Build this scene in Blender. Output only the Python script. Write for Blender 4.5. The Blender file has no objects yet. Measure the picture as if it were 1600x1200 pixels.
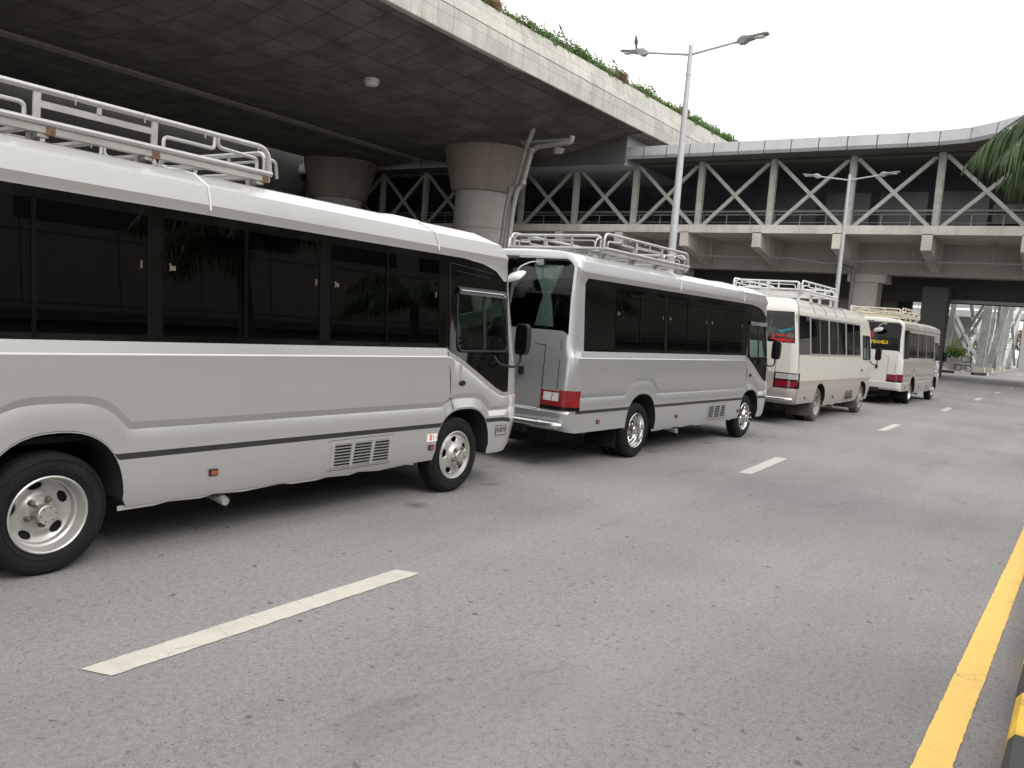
import bpy, bmesh, math, random
from mathutils import Vector, Matrix
random.seed(7)
R = math.radians
S = bpy.context.scene
COL = S.collection

# ------------------------------------------------------------------ camera
CAM_R = Vector((0.5632972153, -0.8224463720, 0.0792351716))
CAM_U = Vector((0.0223660780, 0.1110394424, 0.9935642912))
CAM_F = Vector((0.8259515759, 0.5578998184, -0.0809431084))
cam = bpy.data.cameras.new("camera"); camo = bpy.data.objects.new("camera", cam); COL.objects.link(camo)
m = Matrix.Identity(4)
for i in range(3):
    m[i][0] = CAM_R[i]; m[i][1] = CAM_U[i]; m[i][2] = -CAM_F[i]
m[0][3], m[1][3], m[2][3] = 0, 0, 1.789
camo.matrix_world = m
cam.sensor_width = 36; cam.lens = 36 * 1304.64 / 1600; cam.clip_end = 3000; cam.clip_start = 0.05
S.camera = camo

# ------------------------------------------------------------------ light
SUN_EL, SUN_AZ = 44, -108          # azimuth: direction towards the sun, degrees from +x to +y
w = bpy.data.worlds.new("World"); S.world = w; w.use_nodes = True
nt = w.node_tree; bg = nt.nodes["Background"]
sky = nt.nodes.new("ShaderNodeTexSky"); sky.sky_type = 'NISHITA'; sky.sun_disc = False
sky.sun_elevation = R(SUN_EL); sky.sun_rotation = R(90 - SUN_AZ); sky.dust_density = 6; sky.air_density = 1.4
hs = nt.nodes.new("ShaderNodeHueSaturation"); hs.inputs['Saturation'].default_value = 0.10
mx = nt.nodes.new("ShaderNodeMix"); mx.data_type = 'RGBA'; mx.inputs[0].default_value = 0.75
mx.inputs[7].default_value = (8.85, 8.75, 8.78, 1)
nt.links.new(sky.outputs[0], hs.inputs['Color']); nt.links.new(hs.outputs[0], mx.inputs[6])
nt.links.new(mx.outputs[2], bg.inputs[0]); bg.inputs[1].default_value = 0.15
sun = bpy.data.lights.new("sun", 'SUN'); sun.energy = 0.75; sun.angle = R(24); sun.color = (1, .96, .9)
so = bpy.data.objects.new("sun", sun); COL.objects.link(so)
d = Vector((math.cos(R(SUN_EL)) * math.cos(R(SUN_AZ)), math.cos(R(SUN_EL)) * math.sin(R(SUN_AZ)), math.sin(R(SUN_EL))))
so.rotation_euler = (-d).to_track_quat('-Z', 'Y').to_euler(); so.location = (0, 0, 60)
S.view_settings.view_transform = 'Standard'; S.view_settings.look = 'None'
S.view_settings.exposure = 0.60; S.view_settings.gamma = 1
S.render.engine = 'CYCLES'; S.cycles.max_bounces = 8; S.cycles.transparent_max_bounces = 12
S.cycles.use_denoising = True

# ------------------------------------------------------------------ materials
class NB:
    def __init__(s, name):
        s.m = bpy.data.materials.new(name); s.m.use_nodes = True; s.t = s.m.node_tree
        s.b = s.t.nodes["Principled BSDF"]; s.out = s.t.nodes["Material Output"]; s._c = {}
    def n(s, typ, **k):
        x = s.t.nodes.new(typ)
        for a, v in k.items(): setattr(x, a, v)
        return x
    def l(s, a, b): s.t.links.new(a, b)
    def coord(s, kind='Object'):
        if kind not in s._c: s._c[kind] = s.n("ShaderNodeTexCoord").outputs[kind]
        return s._c[kind]
    def map(s, scale=(1, 1, 1), kind='Object', rot=(0, 0, 0), loc=(0, 0, 0)):
        x = s.n("ShaderNodeMapping"); x.inputs['Scale'].default_value = scale; x.inputs['Rotation'].default_value = rot
        x.inputs['Location'].default_value = loc; s.l(s.coord(kind), x.inputs[0]); return x.outputs[0]
    def noise(s, scale, detail=4, rough=.6, vec=None, dist=0):
        x = s.n("ShaderNodeTexNoise"); x.inputs['Scale'].default_value = scale; x.inputs['Detail'].default_value = detail
        x.inputs['Roughness'].default_value = rough; x.inputs['Distortion'].default_value = dist
        s.l(vec if vec else s.coord(), x.inputs['Vector']); return x.outputs[0]
    def ramp(s, fac, stops):
        x = s.n("ShaderNodeValToRGB"); e = x.color_ramp.elements
        while len(e) < len(stops): e.new(.5)
        for i, (p, c) in enumerate(stops):
            e[i].position = p; e[i].color = (*c, 1) if len(c) == 3 else c
        s.l(fac, x.inputs[0]); return x.outputs[0]
    def gray(s, fac, a, b, p0=0.0, p1=1.0): return s.ramp(fac, [(p0, (a, a, a)), (p1, (b, b, b))])
    def mix(s, fac, a, b, mode='MIX'):
        x = s.n("ShaderNodeMix"); x.data_type = 'RGBA'; x.blend_type = mode
        for sock, v in ((x.inputs[0], fac), (x.inputs[6], a), (x.inputs[7], b)):
            if isinstance(v, (int, float)): sock.default_value = v
            elif isinstance(v, tuple): sock.default_value = (*v, 1)
            else: s.l(v, sock)
        return x.outputs[2]
    def math(s, op, a, b=0.0):
        x = s.n("ShaderNodeMath", operation=op)
        for sock, v in ((x.inputs[0], a), (x.inputs[1], b)):
            if isinstance(v, (int, float)): sock.default_value = v
            else: s.l(v, sock)
        return x.outputs[0]
    def base(s, v):
        if isinstance(v, tuple): s.b.inputs['Base Color'].default_value = (*v, 1)
        else: s.l(v, s.b.inputs['Base Color'])
    def set(s, **k):
        for a, v in k.items():
            sock = s.b.inputs[a.replace('_', ' ')]
            if isinstance(v, (int, float)): sock.default_value = v
            else: s.l(v, sock)
    def bump(s, h, strength=.3, dist=.01):
        x = s.n("ShaderNodeBump"); x.inputs['Strength'].default_value = strength; x.inputs['Distance'].default_value = dist
        s.l(h, x.inputs['Height']); s.l(x.outputs[0], s.b.inputs['Normal'])

def simple(name, col, rough=.5, metal=0, coat=0, var=.15, scale=8, bump=0, spec=.5):
    b = NB(name)
    n = b.noise(scale, 5)
    b.base(b.mix(b.gray(n, 0, 1, .3, .7), tuple(c * (1 - var) for c in col), tuple(min(1, c * (1 + var * .5)) for c in col)))
    b.set(Roughness=rough, Metallic=metal, Coat_Weight=coat, Specular_IOR_Level=spec); b.b.inputs['Coat Roughness'].default_value = .06
    if bump: b.bump(b.noise(scale * 6, 6), bump, .01)
    return b.m

def paint(name, col, metal=.35, rough=.34, dirt=.25, dirtcol=(.30, .25, .2), coat=.7, low=.7):
    b = NB(name)
    n = b.noise(2.2, 6, .65, b.map((.6, .6, 2)))
    sep = b.n("ShaderNodeSeparateXYZ"); b.l(b.coord(), sep.inputs[0])
    hgt = b.gray(sep.outputs[2], 1, 0, .15, low)            # road dust sits on the lower body
    f = b.math('MULTIPLY', hgt, b.gray(n, .1, 1, .35, .75))
    f = b.math('MULTIPLY', f, dirt)
    f2 = b.math('ADD', f, b.math('MULTIPLY', b.gray(b.noise(5, 6, .7), 0, 1, .52, .8), dirt * .25))
    b.base(b.mix(f2, col, dirtcol))
    b.set(Metallic=metal, Roughness=b.math('ADD', b.math('MULTIPLY', f2, .5), rough), Coat_Weight=coat)
    b.b.inputs['Coat Roughness'].default_value = .05
    return b.m

def glass(name, tint, spec=1.0, rough=0.0):
    b = NB(name); b.t.nodes.remove(b.b)
    tr = b.n("ShaderNodeBsdfTransparent"); tr.inputs[0].default_value = (*tint, 1)
    gl = b.n("ShaderNodeBsdfGlossy"); gl.inputs['Roughness'].default_value = rough; gl.inputs[0].default_value = (.9 * spec, .93 * spec, .92 * spec, 1)
    fr = b.n("ShaderNodeFresnel"); fr.inputs[0].default_value = 1.52
    mxs = b.n("ShaderNodeMixShader"); b.l(fr.outputs[0], mxs.inputs[0]); b.l(tr.outputs[0], mxs.inputs[1]); b.l(gl.outputs[0], mxs.inputs[2])
    b.l(mxs.outputs[0], b.out.inputs[0]); return b.m

def asphalt():
    b = NB("asphalt")
    co = b.coord()
    fine = b.noise(120, 5, .8); mid = b.noise(30, 5, .7); big = b.noise(.35, 6, .6); trk = b.noise(.8, 4, .6, b.map((.06, 1.0, 1)))
    v = b.n("ShaderNodeTexVoronoi"); v.inputs['Scale'].default_value = 95; b.l(co, v.inputs['Vector'])
    base = b.mix(b.gray(fine, 0, 1, .32, .68), (.080, .077, .076), (.50, .48, .472))
    base = b.mix(b.gray(mid, 0, .6, .45, .72), base, (.10, .095, .09))
    m2 = b.noise(70, 3, .6); base = b.mix(b.gray(m2, 0, .5, .5, .72), base, (.33, .32, .31))
    base = b.mix(b.gray(v.outputs['Distance'], .85, 0, .03, .17), base, (.36, .35, .34))   # pale stones
    v3 = b.n("ShaderNodeTexVoronoi"); v3.inputs['Scale'].default_value = 34; b.l(co, v3.inputs['Vector'])
    base = b.mix(b.gray(v3.outputs['Distance'], 1, 0, .05, .13), base, (.62, .60, .58))
    # dark pits and old gum
    dv = b.n("ShaderNodeTexVoronoi"); dv.inputs['Scale'].default_value = 5.2
    ds = b.noise(9, 3); dm = b.mix(.12, co, ds); b.l(dm, dv.inputs['Vector'])
    base = b.mix(b.gray(dv.outputs['Distance'], .75, 0, .06, .10), base, (.035, .033, .031))
    dv2 = b.n("ShaderNodeTexVoronoi"); dv2.inputs['Scale'].default_value = 21; b.l(co, dv2.inputs['Vector'])
    base = b.mix(b.gray(dv2.outputs['Distance'], .8, 0, .09, .15), base, (.05, .045, .04))
    base = b.mix(b.gray(big, 0, .55, .40, .68), base, (.165, .161, .158))
    base = b.mix(b.gray(trk, 0, .40, .45, .72), base, (.36, .35, .338))
    stain = b.noise(1.4, 7, .7, b.map((.35, 1, 1)), .6)
    base = b.mix(b.gray(stain, 0, .55, .60, .76), base, (.06, .058, .055))
    # oil drips in the parking lane, hairline cracks
    sep = b.n("ShaderNodeSeparateXYZ"); b.l(co, sep.inputs[0])
    lane = b.math('MULTIPLY', b.gray(sep.outputs[1], 0, 1, 3.9, 4.6) if False else b.math('GREATER_THAN', sep.outputs[1], 4.3), .9)
    od = b.n("ShaderNodeTexVoronoi"); od.inputs['Scale'].default_value = 1.9; b.l(b.mix(.2, co, b.noise(5, 4)), od.inputs['Vector'])
    base = b.mix(b.math('MULTIPLY', b.gray(od.outputs['Distance'], .7, 0, .03, .22), lane), base, (.05, .047, .044))
    ck = b.n("ShaderNodeTexVoronoi", feature='DISTANCE_TO_EDGE'); ck.inputs['Scale'].default_value = .33; b.l(b.mix(.35, co, b.noise(1.3, 7, .7)), ck.inputs['Vector'])
    ckf = b.math('MULTIPLY', b.gray(ck.outputs['Distance'], .15, 0, .0006, .0015), b.gray(b.noise(.5, 2), 0, 1, .52, .6))
    base = b.mix(ckf, base, (.05, .048, .045))
    fl_ = b.noise(22, 5, .8, b.map((.8, 1, 1)))
    base = b.mix(b.gray(fl_, 0, .55, .56, .66), base, (.075, .072, .07))
    b.base(base); b.set(Roughness=b.gray(big, .62, .85, .3, .7), Specular_IOR_Level=.45)
    h = b.math('ADD', b.math('MULTIPLY', fine, 1.2), v.outputs['Distance'])
    b.bump(h, .8, .010); return b.m

def road_paint(name, col, wear=.5):
    b = NB(name)
    n = b.noise(55, 5, .75); c = b.noise(3.5, 6, .7); cr = b.n("ShaderNodeTexVoronoi", feature='DISTANCE_TO_EDGE')
    cr.inputs['Scale'].default_value = 4.6; b.l(b.mix(.12, b.map((1.2, .55, 1)), b.noise(6, 4)), cr.inputs['Vector'])
    base = b.mix(b.gray(n, 0, .35, .45, .75), col, tuple(x * .7 for x in col))
    base = b.mix(b.gray(c, 0, wear, .5, .75), base, tuple(x * .55 + .03 for x in col))
    crk = b.math('MULTIPLY', b.gray(cr.outputs['Distance'], 1, 0, .002, .012), b.gray(b.noise(1.6, 3), 0, .6, .48, .6))
    base = b.mix(crk, base, (.16, .15, .14))
    spot = b.n("ShaderNodeTexVoronoi"); spot.inputs['Scale'].default_value = 7; b.l(b.coord(), spot.inputs['Vector'])
    base = b.mix(b.gray(spot.outputs['Distance'], .35, 0, .05, .1), base, tuple(x * .5 for x in col))
    b.base(base); b.set(Roughness=.7); b.bump(b.noise(150, 4, .7), .5, .004)
    # ragged edges are in the geometry
    return b.m

def concrete(name, col, dark=None, scale=1.0, streak=.4, seams=None, bump=.15, stain=.5):
    """seams=(axes, w, h, size): real formwork joints drawn as grooves in the bump and dirt"""
    b = NB(name); dark = dark or tuple(c * .55 for c in col)
    n1 = b.noise(.35 * scale, 8, .65); n2 = b.noise(3 * scale, 6, .7); st = b.noise(1.1 * scale, 6, .7, b.map((1, 1, .12)))
    base = b.mix(b.gray(n1, 0, stain, .35, .7), col, dark)
    base = b.mix(b.gray(n2, 0, .35, .45, .75), base, tuple(min(1, c * 1.2) for c in col))
    base = b.mix(b.gray(st, 0, streak, .5, .75), base, dark)
    h = n2
    if seams:
        axes, wd, ht, sz, tone = seams
        sep = b.n("ShaderNodeSeparateXYZ"); b.l(b.coord(), sep.inputs[0])
        cmb = b.n("ShaderNodeCombineXYZ"); b.l(sep.outputs[axes[0]], cmb.inputs[0]); b.l(sep.outputs[axes[1]], cmb.inputs[1])
        br = b.n("ShaderNodeTexBrick"); br.offset = 0; br.inputs['Scale'].default_value = 1
        br.inputs['Brick Width'].default_value = wd; br.inputs['Row Height'].default_value = ht; br.inputs['Mortar Size'].default_value = sz
        br.inputs['Mortar Smooth'].default_value = .3; br.inputs['Bias'].default_value = 0
        br.inputs['Color1'].default_value = (0, 0, 0, 1); br.inputs['Color2'].default_value = (1, 1, 1, 1); br.inputs['Mortar'].default_value = (.5, .5, .5, 1)
        wob = b.mix(.012, cmb.outputs[0], b.noise(1.2, 3)); b.l(wob, br.inputs['Vector'])
        base = b.mix(.55, base, b.mix(br.outputs['Color'], tone[0], tone[1]), 'MULTIPLY')
        base = b.mix(b.math('MULTIPLY', br.outputs['Fac'], .75), base, tuple(c * .35 for c in col))
        h = b.math('SUBTRACT', n2, b.math('MULTIPLY', br.outputs['Fac'], 2.0))
    b.base(base); b.set(Roughness=.85, Specular_IOR_Level=.3); b.bump(h, bump, .03); return b.m

def leafmat(name, cols, trans=.25):
    b = NB(name)
    oi = b.n("ShaderNodeNewGeometry"); n = b.noise(1.7, 3)
    f = b.math('ADD', b.math('MULTIPLY', oi.outputs['Random Per Island'], .6), b.math('MULTIPLY', n, .4))
    k = len(cols); b.base(b.ramp(f, [(.2 + .6 * i / (k - 1), c) for i, c in enumerate(cols)]))
    b.set(Roughness=.5, Specular_IOR_Level=.4)
    tl = b.n("ShaderNodeBsdfTranslucent"); tl.inputs[0].default_value = (*[c * 1.6 for c in cols[-1]], 1)
    ms = b.n("ShaderNodeMixShader"); ms.inputs[0].default_value = trans
    b.l(b.b.outputs[0], ms.inputs[1]); b.l(tl.outputs[0], ms.inputs[2]); b.l(ms.outputs[0], b.out.inputs[0]); return b.m

M = {}
M['asphalt'] = asphalt()
M['dash'] = road_paint("white_road_paint", (.50, .475, .415), .5)
M['yellow'] = road_paint("yellow_road_paint", (.74, .48, .12), .45)
M['kerb_yellow'] = simple("kerb_yellow_paint", (.72, .45, .05), .55, var=.35, scale=6, bump=.3)
M['kerb_black'] = simple("kerb_black_paint", (.035, .035, .035), .6, var=.4, scale=6, bump=.3)
M['kerb_white'] = simple("kerb_white_paint", (.6, .59, .55), .6, var=.3, scale=4, bump=.3)
M['pave'] = concrete("paving_concrete", (.36, .34, .31), scale=2, seams=((0, 1), .6, .6, .012, ((.75, .75, .75), (1, 1, 1))))
M['kerbstone'] = concrete("kerbstone", (.38, .36, .33), scale=3)
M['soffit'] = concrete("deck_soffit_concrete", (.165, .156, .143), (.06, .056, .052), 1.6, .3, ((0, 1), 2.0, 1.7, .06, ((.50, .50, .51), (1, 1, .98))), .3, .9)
M['parapet'] = concrete("parapet_panels", (.47, .46, .425), (.25, .24, .215), 1.6, .8, ((0, 2), 1.5, 1.2, .015, ((.80, .84, .79), (1, .98, .94))), .2, .6)
M['column'] = concrete("column_concrete", (.38, .365, .335), (.22, .20, .18), .8, .35)
M['capital'] = concrete("column_capital_concrete", (.25, .215, .175), (.14, .12, .10), 1.0, .8)
M['bridgecon'] = concrete("bridge_concrete", (.60, .575, .52), (.26, .235, .20), 1.2, .5)
M['girdercon'] = concrete("girder_concrete", (.37, .35, .315), (.22, .20, .18), .8, .5)
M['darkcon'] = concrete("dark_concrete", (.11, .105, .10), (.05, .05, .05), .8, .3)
M['steelpaint'] = simple("pale_green_steel_paint", (.42, .44, .40), .5, var=.25, scale=3)
M['whitesteel'] = simple("white_steel_paint", (.37, .39, .375), .5, var=.3, scale=1.5)
M['railsteel'] = simple("grey_rail_steel", (.30, .31, .30), .45, .3)
M['clad'] = NB("roof_cladding"); _b = M['clad']
_b.base(_b.mix(_b.gray(_b.noise(1.6, 6, .7, _b.map((1, 1, .15))), 0, .5, .5, .8), (.42, .435, .45), (.26, .26, .26))); _b.set(Metallic=.25, Roughness=.42); M['clad'] = _b.m
M['cladjoint'] = simple("cladding_joint", (.16, .16, .16), .8)
M['bluewall'] = simple("blue_grey_cladding", (.33, .35, .40), .55, var=.12, scale=1)
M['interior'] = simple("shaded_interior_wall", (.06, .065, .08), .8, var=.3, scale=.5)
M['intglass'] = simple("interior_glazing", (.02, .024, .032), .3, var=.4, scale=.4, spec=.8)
M['pipe'] = simple("grey_drain_pipe", (.27, .26, .24), .6, var=.3, scale=3)
M['lamp'] = simple("galvanised_lamp_paint", (.42, .43, .44), .5, .2, var=.12)
M['lamphead'] = simple("lamp_head_casting", (.30, .31, .32), .5, .2)
M['lens'] = simple("lamp_lens", (.7, .7, .66), .3)
M['silver'] = paint("silver_bus_paint", (.50, .498, .49), .6, .33)
M['silverblue'] = paint("silver_bus_paint_clean", (.43, .435, .44), .6, .30, dirt=.15)
M['cream'] = paint("cream_bus_paint", (.54, .53, .475), 0, .3, .35, (.42, .36, .29), .5)
M['mushroom'] = paint("mushroom_brown_bus_paint", (.34, .305, .275), .15, .38, .5, (.34, .28, .23), .4)
M['white'] = paint("white_bus_paint", (.57, .56, .52), 0, .3, .25, (.4, .34, .28), .5)
M['beigesilver'] = paint("beige_silver_bus_paint", (.36, .335, .30), .3, .35, .35, (.4, .34, .28), .5)
M['blackgloss'] = simple("black_gloss_panel", (.004, .0037, .0035), .06, 0, 0, .2, spec=.4)
M['blackmatt'] = simple("black_trim", (.012, .012, .013), .55, var=.3, spec=.3)
M['stripe'] = simple("charcoal_stripe", (.028, .028, .029), .5, var=.2, spec=.3)
M['rubber'] = simple("tyre_rubber", (.013, .013, .0135), .85, var=.35, scale=5, bump=.2, spec=.2)
M['rubberdusty'] = simple("dusty_tyre_rubber", (.10, .09, .08), .85, var=.35, scale=5, bump=.2)
M['under'] = simple("underbody_black", (.008, .008, .009), .9)
M['rimsilver'] = simple("silver_wheel_paint", (.46, .455, .43), .38, .55, .1, .2, 5)
M['rimdusty'] = simple("dusty_wheel_paint", (.34, .31, .27), .6, .2, 0, .3, 5)
M['chrome'] = simple("chrome", (.60, .60, .585), .17, 1, 0, .12)
M['hub'] = simple("satin_hub_metal", (.62, .60, .56), .28, .9, 0, .15, 20)
M['lug'] = simple("lug_nut_steel", (.17, .15, .12), .5, .6, 0, .3, 30)
M['rack'] = simple("rack_alloy_tube", (.46, .455, .44), .36, .6, 0, .15, 6)
M['rackwhite'] = simple("white_rack_paint", (.62, .62, .60), .45, 0, 0, .12, 6)
M['rackcream'] = simple("cream_rack_paint", (.60, .55, .44), .5, 0, 0, .15, 6)
M['rackplate'] = simple("rack_plate_alloy", (.36, .35, .325), .5, .3, 0, .25, 4)
M['rust'] = simple("rusty_bracket", (.15, .085, .045), .85, 0, 0, .5, 20)
M['glassdark'] = glass("dark_tinted_glass", (.03, .03, .028))
M['glassdrv'] = glass("green_side_glass", (.58, .70, .63))
M['glassmid'] = glass("smoked_glass", (.09, .11, .105), .55)
M['glassbeige'] = glass("bronze_glass", (.24, .24, .20), .8)
M['glassrear'] = glass("rear_glass", (.55, .64, .60))
M['red'] = simple("red_lens", (.20, .004, .008), .12, 0, .8, .2, 20)
M['darkred'] = simple("dark_red_lens", (.16, .006, .015), .2, 0, .6, .3, 20)
M['clear'] = simple("clear_lens", (.75, .74, .72), .1, .3, .6, .3, 30)
M['greylens'] = simple("grey_lens", (.35, .34, .34), .2, 0, .6, .3, 30)
M['amber'] = simple("amber_marker_lens", (.26, .055, .02), .3, 0, .5, .2, 20)
M['curtain'] = simple("sage_curtain_cloth", (.60, .68, .63), .9, var=.25, scale=12)
M['curtaindark'] = simple("grey_curtain_cloth", (.22, .24, .23), .9, var=.35, scale=9)
M['seat'] = simple("grey_seat_cloth", (.10, .10, .10), .9)
M['windowbright'] = simple("pale_window_brightness", (.55, .66, .60), .6)  # pale green standing in for brightness seen in the driver window
M['sticker_w'] = simple("white_sticker", (.72, .72, .70), .5)
M['sticker_o'] = simple("orange_sticker_print", (.62, .12, .04), .5)
M['ink'] = simple("black_print", (.03, .03, .03), .5)
M['cyan'] = simple("cyan_lettering", (.02, .42, .55), .5)
M['redtxt'] = simple("red_lettering", (.62, .02, .03), .5)
M['yeltxt'] = simple("yellow_lettering", (.85, .55, .02), .5)
M['hedge'] = leafmat("hedge_leaves", [(.022, .05, .015), (.06, .12, .03), (.15, .23, .07)])
M['hedgered'] = leafmat("copper_hedge_leaves", [(.05, .05, .02), (.13, .09, .04), (.24, .15, .09)])
M['palm'] = leafmat("palm_leaflets", [(.015, .035, .010), (.03, .065, .018), (.07, .12, .035)], .2)
M['trunk'] = simple("palm_bark", (.16, .135, .11), .9, var=.4, scale=12, bump=.6)
M['bark'] = simple("tree_bark", (.12, .09, .06), .9, var=.4, scale=12, bump=.6)
M['pot'] = simple("pale_plant_pot", (.42, .41, .38), .7)
M['terminal'] = concrete("terminal_wall_cladding", (.27, .245, .215), (.19, .17, .15), .3, .3, ((0, 2), 3.0, 2.0, .04, ((.85, .85, .85), (1, 1, 1))))
M['farwall'] = concrete("distant_wall", (.42, .43, .42), (.3, .3, .3), .2, .3)
M['bird'] = simple("pigeon_feathers", (.12, .12, .14), .8)
M['soil'] = simple("garden_soil", (.10, .08, .06), .95, bump=.4)
M['orange'] = simple("orange_plastic", (.65, .22, .05), .5)
M['ground'] = concrete("distant_ground", (.24, .23, .21), scale=.4)

# ------------------------------------------------------------------ mesh helpers
class MB:
    """collects faces; .build links them as ONE mesh object"""
    def __init__(s): s.v = []; s.f = []; s.mi = []
    def add(s, vs, fs, mi=0):
        o = len(s.v); s.v += [tuple(v) for v in vs]; s.f += [tuple(i + o for i in f) for f in fs]; s.mi += [mi] * len(fs); return s
    def box(s, a, b, mi=0):
        (x0, y0, z0), (x1, y1, z1) = a, b
        if x0 > x1: x0, x1 = x1, x0
        if y0 > y1: y0, y1 = y1, y0
        if z0 > z1: z0, z1 = z1, z0
        return s.add([(x0, y0, z0), (x1, y0, z0), (x1, y1, z0), (x0, y1, z0), (x0, y0, z1), (x1, y0, z1), (x1, y1, z1), (x0, y1, z1)],
                     [(0, 3, 2, 1), (4, 5, 6, 7), (0, 1, 5, 4), (1, 2, 6, 5), (2, 3, 7, 6), (3, 0, 4, 7)], mi)
    def beam(s, a, b, w_, h_, up=(0, 0, 1), mi=0):
        a = Vector(a); b = Vector(b); t = (b - a).normalized(); upv = Vector(up)
        if abs(t.dot(upv)) > .98: upv = Vector((1, 0, 0))
        r = t.cross(upv).normalized(); u = r.cross(t).normalized()
        vs = []
        for p in (a, b):
            for sx, sy in ((-1, -1), (1, -1), (1, 1), (-1, 1)): vs.append(p + r * sx * w_ / 2 + u * sy * h_ / 2)
        return s.add(vs, [(0, 1, 2, 3), (7, 6, 5, 4), (0, 4, 5, 1), (1, 5, 6, 2), (2, 6, 7, 3), (3, 7, 4, 0)], mi)
    def tube(s, pts, r, n=8, mi=0, caps=True, closed=False):
        pts = [Vector(p) for p in pts]; k = len(pts); rs = r if isinstance(r, (list, tuple)) else [r] * k
        vs = []; prev = None
        for i, p in enumerate(pts):
            if closed: t = pts[(i + 1) % k] - pts[i - 1]
            else: t = (pts[min(i + 1, k - 1)] - pts[max(i - 1, 0)])
            t.normalize()
            if prev is None:
                a = Vector((0, 0, 1)) if abs(t.z) < .9 else Vector((1, 0, 0)); u = t.cross(a).normalized()
            else: u = (prev - t * prev.dot(t)).normalized()
            prev = u; w2 = t.cross(u)
            for j in range(n):
                an = 2 * math.pi * j / n; vs.append(p + (u * math.cos(an) + w2 * math.sin(an)) * rs[i])
        fs = []
        for i in range(k if closed else k - 1):
            for j in range(n):
                a = i * n + j; b = i * n + (j + 1) % n; c = ((i + 1) % k) * n + (j + 1) % n; d_ = ((i + 1) % k) * n + j; fs.append((a, b, c, d_))
        if caps and not closed: fs += [tuple(range(n - 1, -1, -1)), tuple((k - 1) * n + j for j in range(n))]
        return s.add(vs, fs, mi)
    def lathe(s, prof, o=(0, 0, 0), axis='y', n=40, mi=0, ends=False):
        vs = []; fs = []
        for (r, h) in prof:
            for j in range(n):
                a = 2 * math.pi * j / n; c, q = r * math.cos(a), r * math.sin(a)
                vs.append({'y': (o[0] + c, o[1] + h, o[2] + q), 'z': (o[0] + c, o[1] + q, o[2] + h), 'x': (o[0] + h, o[1] + c, o[2] + q)}[axis])
        for i in range(len(prof) - 1):
            for j in range(n):
                fs.append((i * n + j, i * n + (j + 1) % n, (i + 1) * n + (j + 1) % n, (i + 1) * n + j))
        if ends: fs += [tuple(range(n)), tuple((len(prof) - 1) * n + j for j in range(n))]
        return s.add(vs, fs, mi)
    def build(s, name, mat, parent=None, smooth=False, split=35, mats=None):
        me = bpy.data.meshes.new(name); me.from_pydata(s.v, [], s.f)
        for mm in (mats or [mat]): me.materials.append(mm)
        if mats: me.polygons.foreach_set('material_index', s.mi)
        me.validate(); bm = bmesh.new(); bm.from_mesh(me)
        bmesh.ops.remove_doubles(bm, verts=bm.verts, dist=1e-5)
        if not getattr(s, 'open', False): bmesh.ops.recalc_face_normals(bm, faces=bm.faces)
        if smooth:
            for f in bm.faces: f.smooth = True
            for e in bm.edges:
                if len(e.link_faces) == 2 and e.calc_face_angle(0) > R(split): e.smooth = False
        bm.to_mesh(me); bm.free()
        o = bpy.data.objects.new(name, me); COL.objects.link(o); o.parent = parent; return o

def build_split(mb, name, mat, parent=None, smooth=False, split=35):
    """each connected piece becomes an object of its own"""
    par = list(range(len(mb.v)))
    def find(a):
        while par[a] != a: par[a] = par[par[a]]; a = par[a]
        return a
    for f in mb.f:
        r0 = find(f[0])
        for i in f[1:]: par[find(i)] = r0
    grp = {}
    for f in mb.f: grp.setdefault(find(f[0]), []).append(f)
    out = []
    for fs in grp.values():
        idx = sorted({i for f in fs for i in f}); mp = {a: b for b, a in enumerate(idx)}
        q = MB(); q.v = [mb.v[i] for i in idx]; q.f = [tuple(mp[i] for i in f) for f in fs]; q.mi = [0] * len(fs); q.open = getattr(mb, 'open', False)
        out.append(q.build(name, mat, parent, smooth, split))
    return out
def tag(o, label=None, cat=None, group=None, kind=None):
    if label: o['label'] = label
    if cat: o['category'] = cat
    if group: o['group'] = group
    if kind: o['kind'] = kind
    return o
def empty(name, loc=(0, 0, 0), rz=0, **k):
    o = bpy.data.objects.new(name, None); COL.objects.link(o); o.location = loc; o.rotation_euler = (0, 0, rz); o.empty_display_size = .3
    return tag(o, **k)
def copy_tree(o, parent=None):
    c = o.copy(); COL.objects.link(c); c.parent = parent
    for ch in list(o.children): copy_tree(ch, c)
    return c
def lerp(a, b, t): return a + (b - a) * t
def interp(tab, x):
    if x <= tab[0][0]: return tab[0][1]
    for (x0, y0), (x1, y1) in zip(tab, tab[1:]):
        if x <= x1: return lerp(y0, y1, (x - x0) / (x1 - x0)) if x1 > x0 else y1
    return tab[-1][1]
def arc_path(pts, r=.06, n=5):
    """polyline with rounded corners"""
    pts = [Vector(p) for p in pts]; out = [pts[0]]
    for a, p, b in zip(pts, pts[1:], pts[2:]):
        d1 = (a - p); d2 = (b - p); rr = min(r, d1.length * .49, d2.length * .49); d1.normalize(); d2.normalize()
        s0 = p + d1 * rr; s1 = p + d2 * rr
        for i in range(n + 1):
            t = i / n; out.append(s0 * (1 - t) ** 2 + p * 2 * t * (1 - t) + s1 * t * t)
    out.append(pts[-1]); return out
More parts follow.
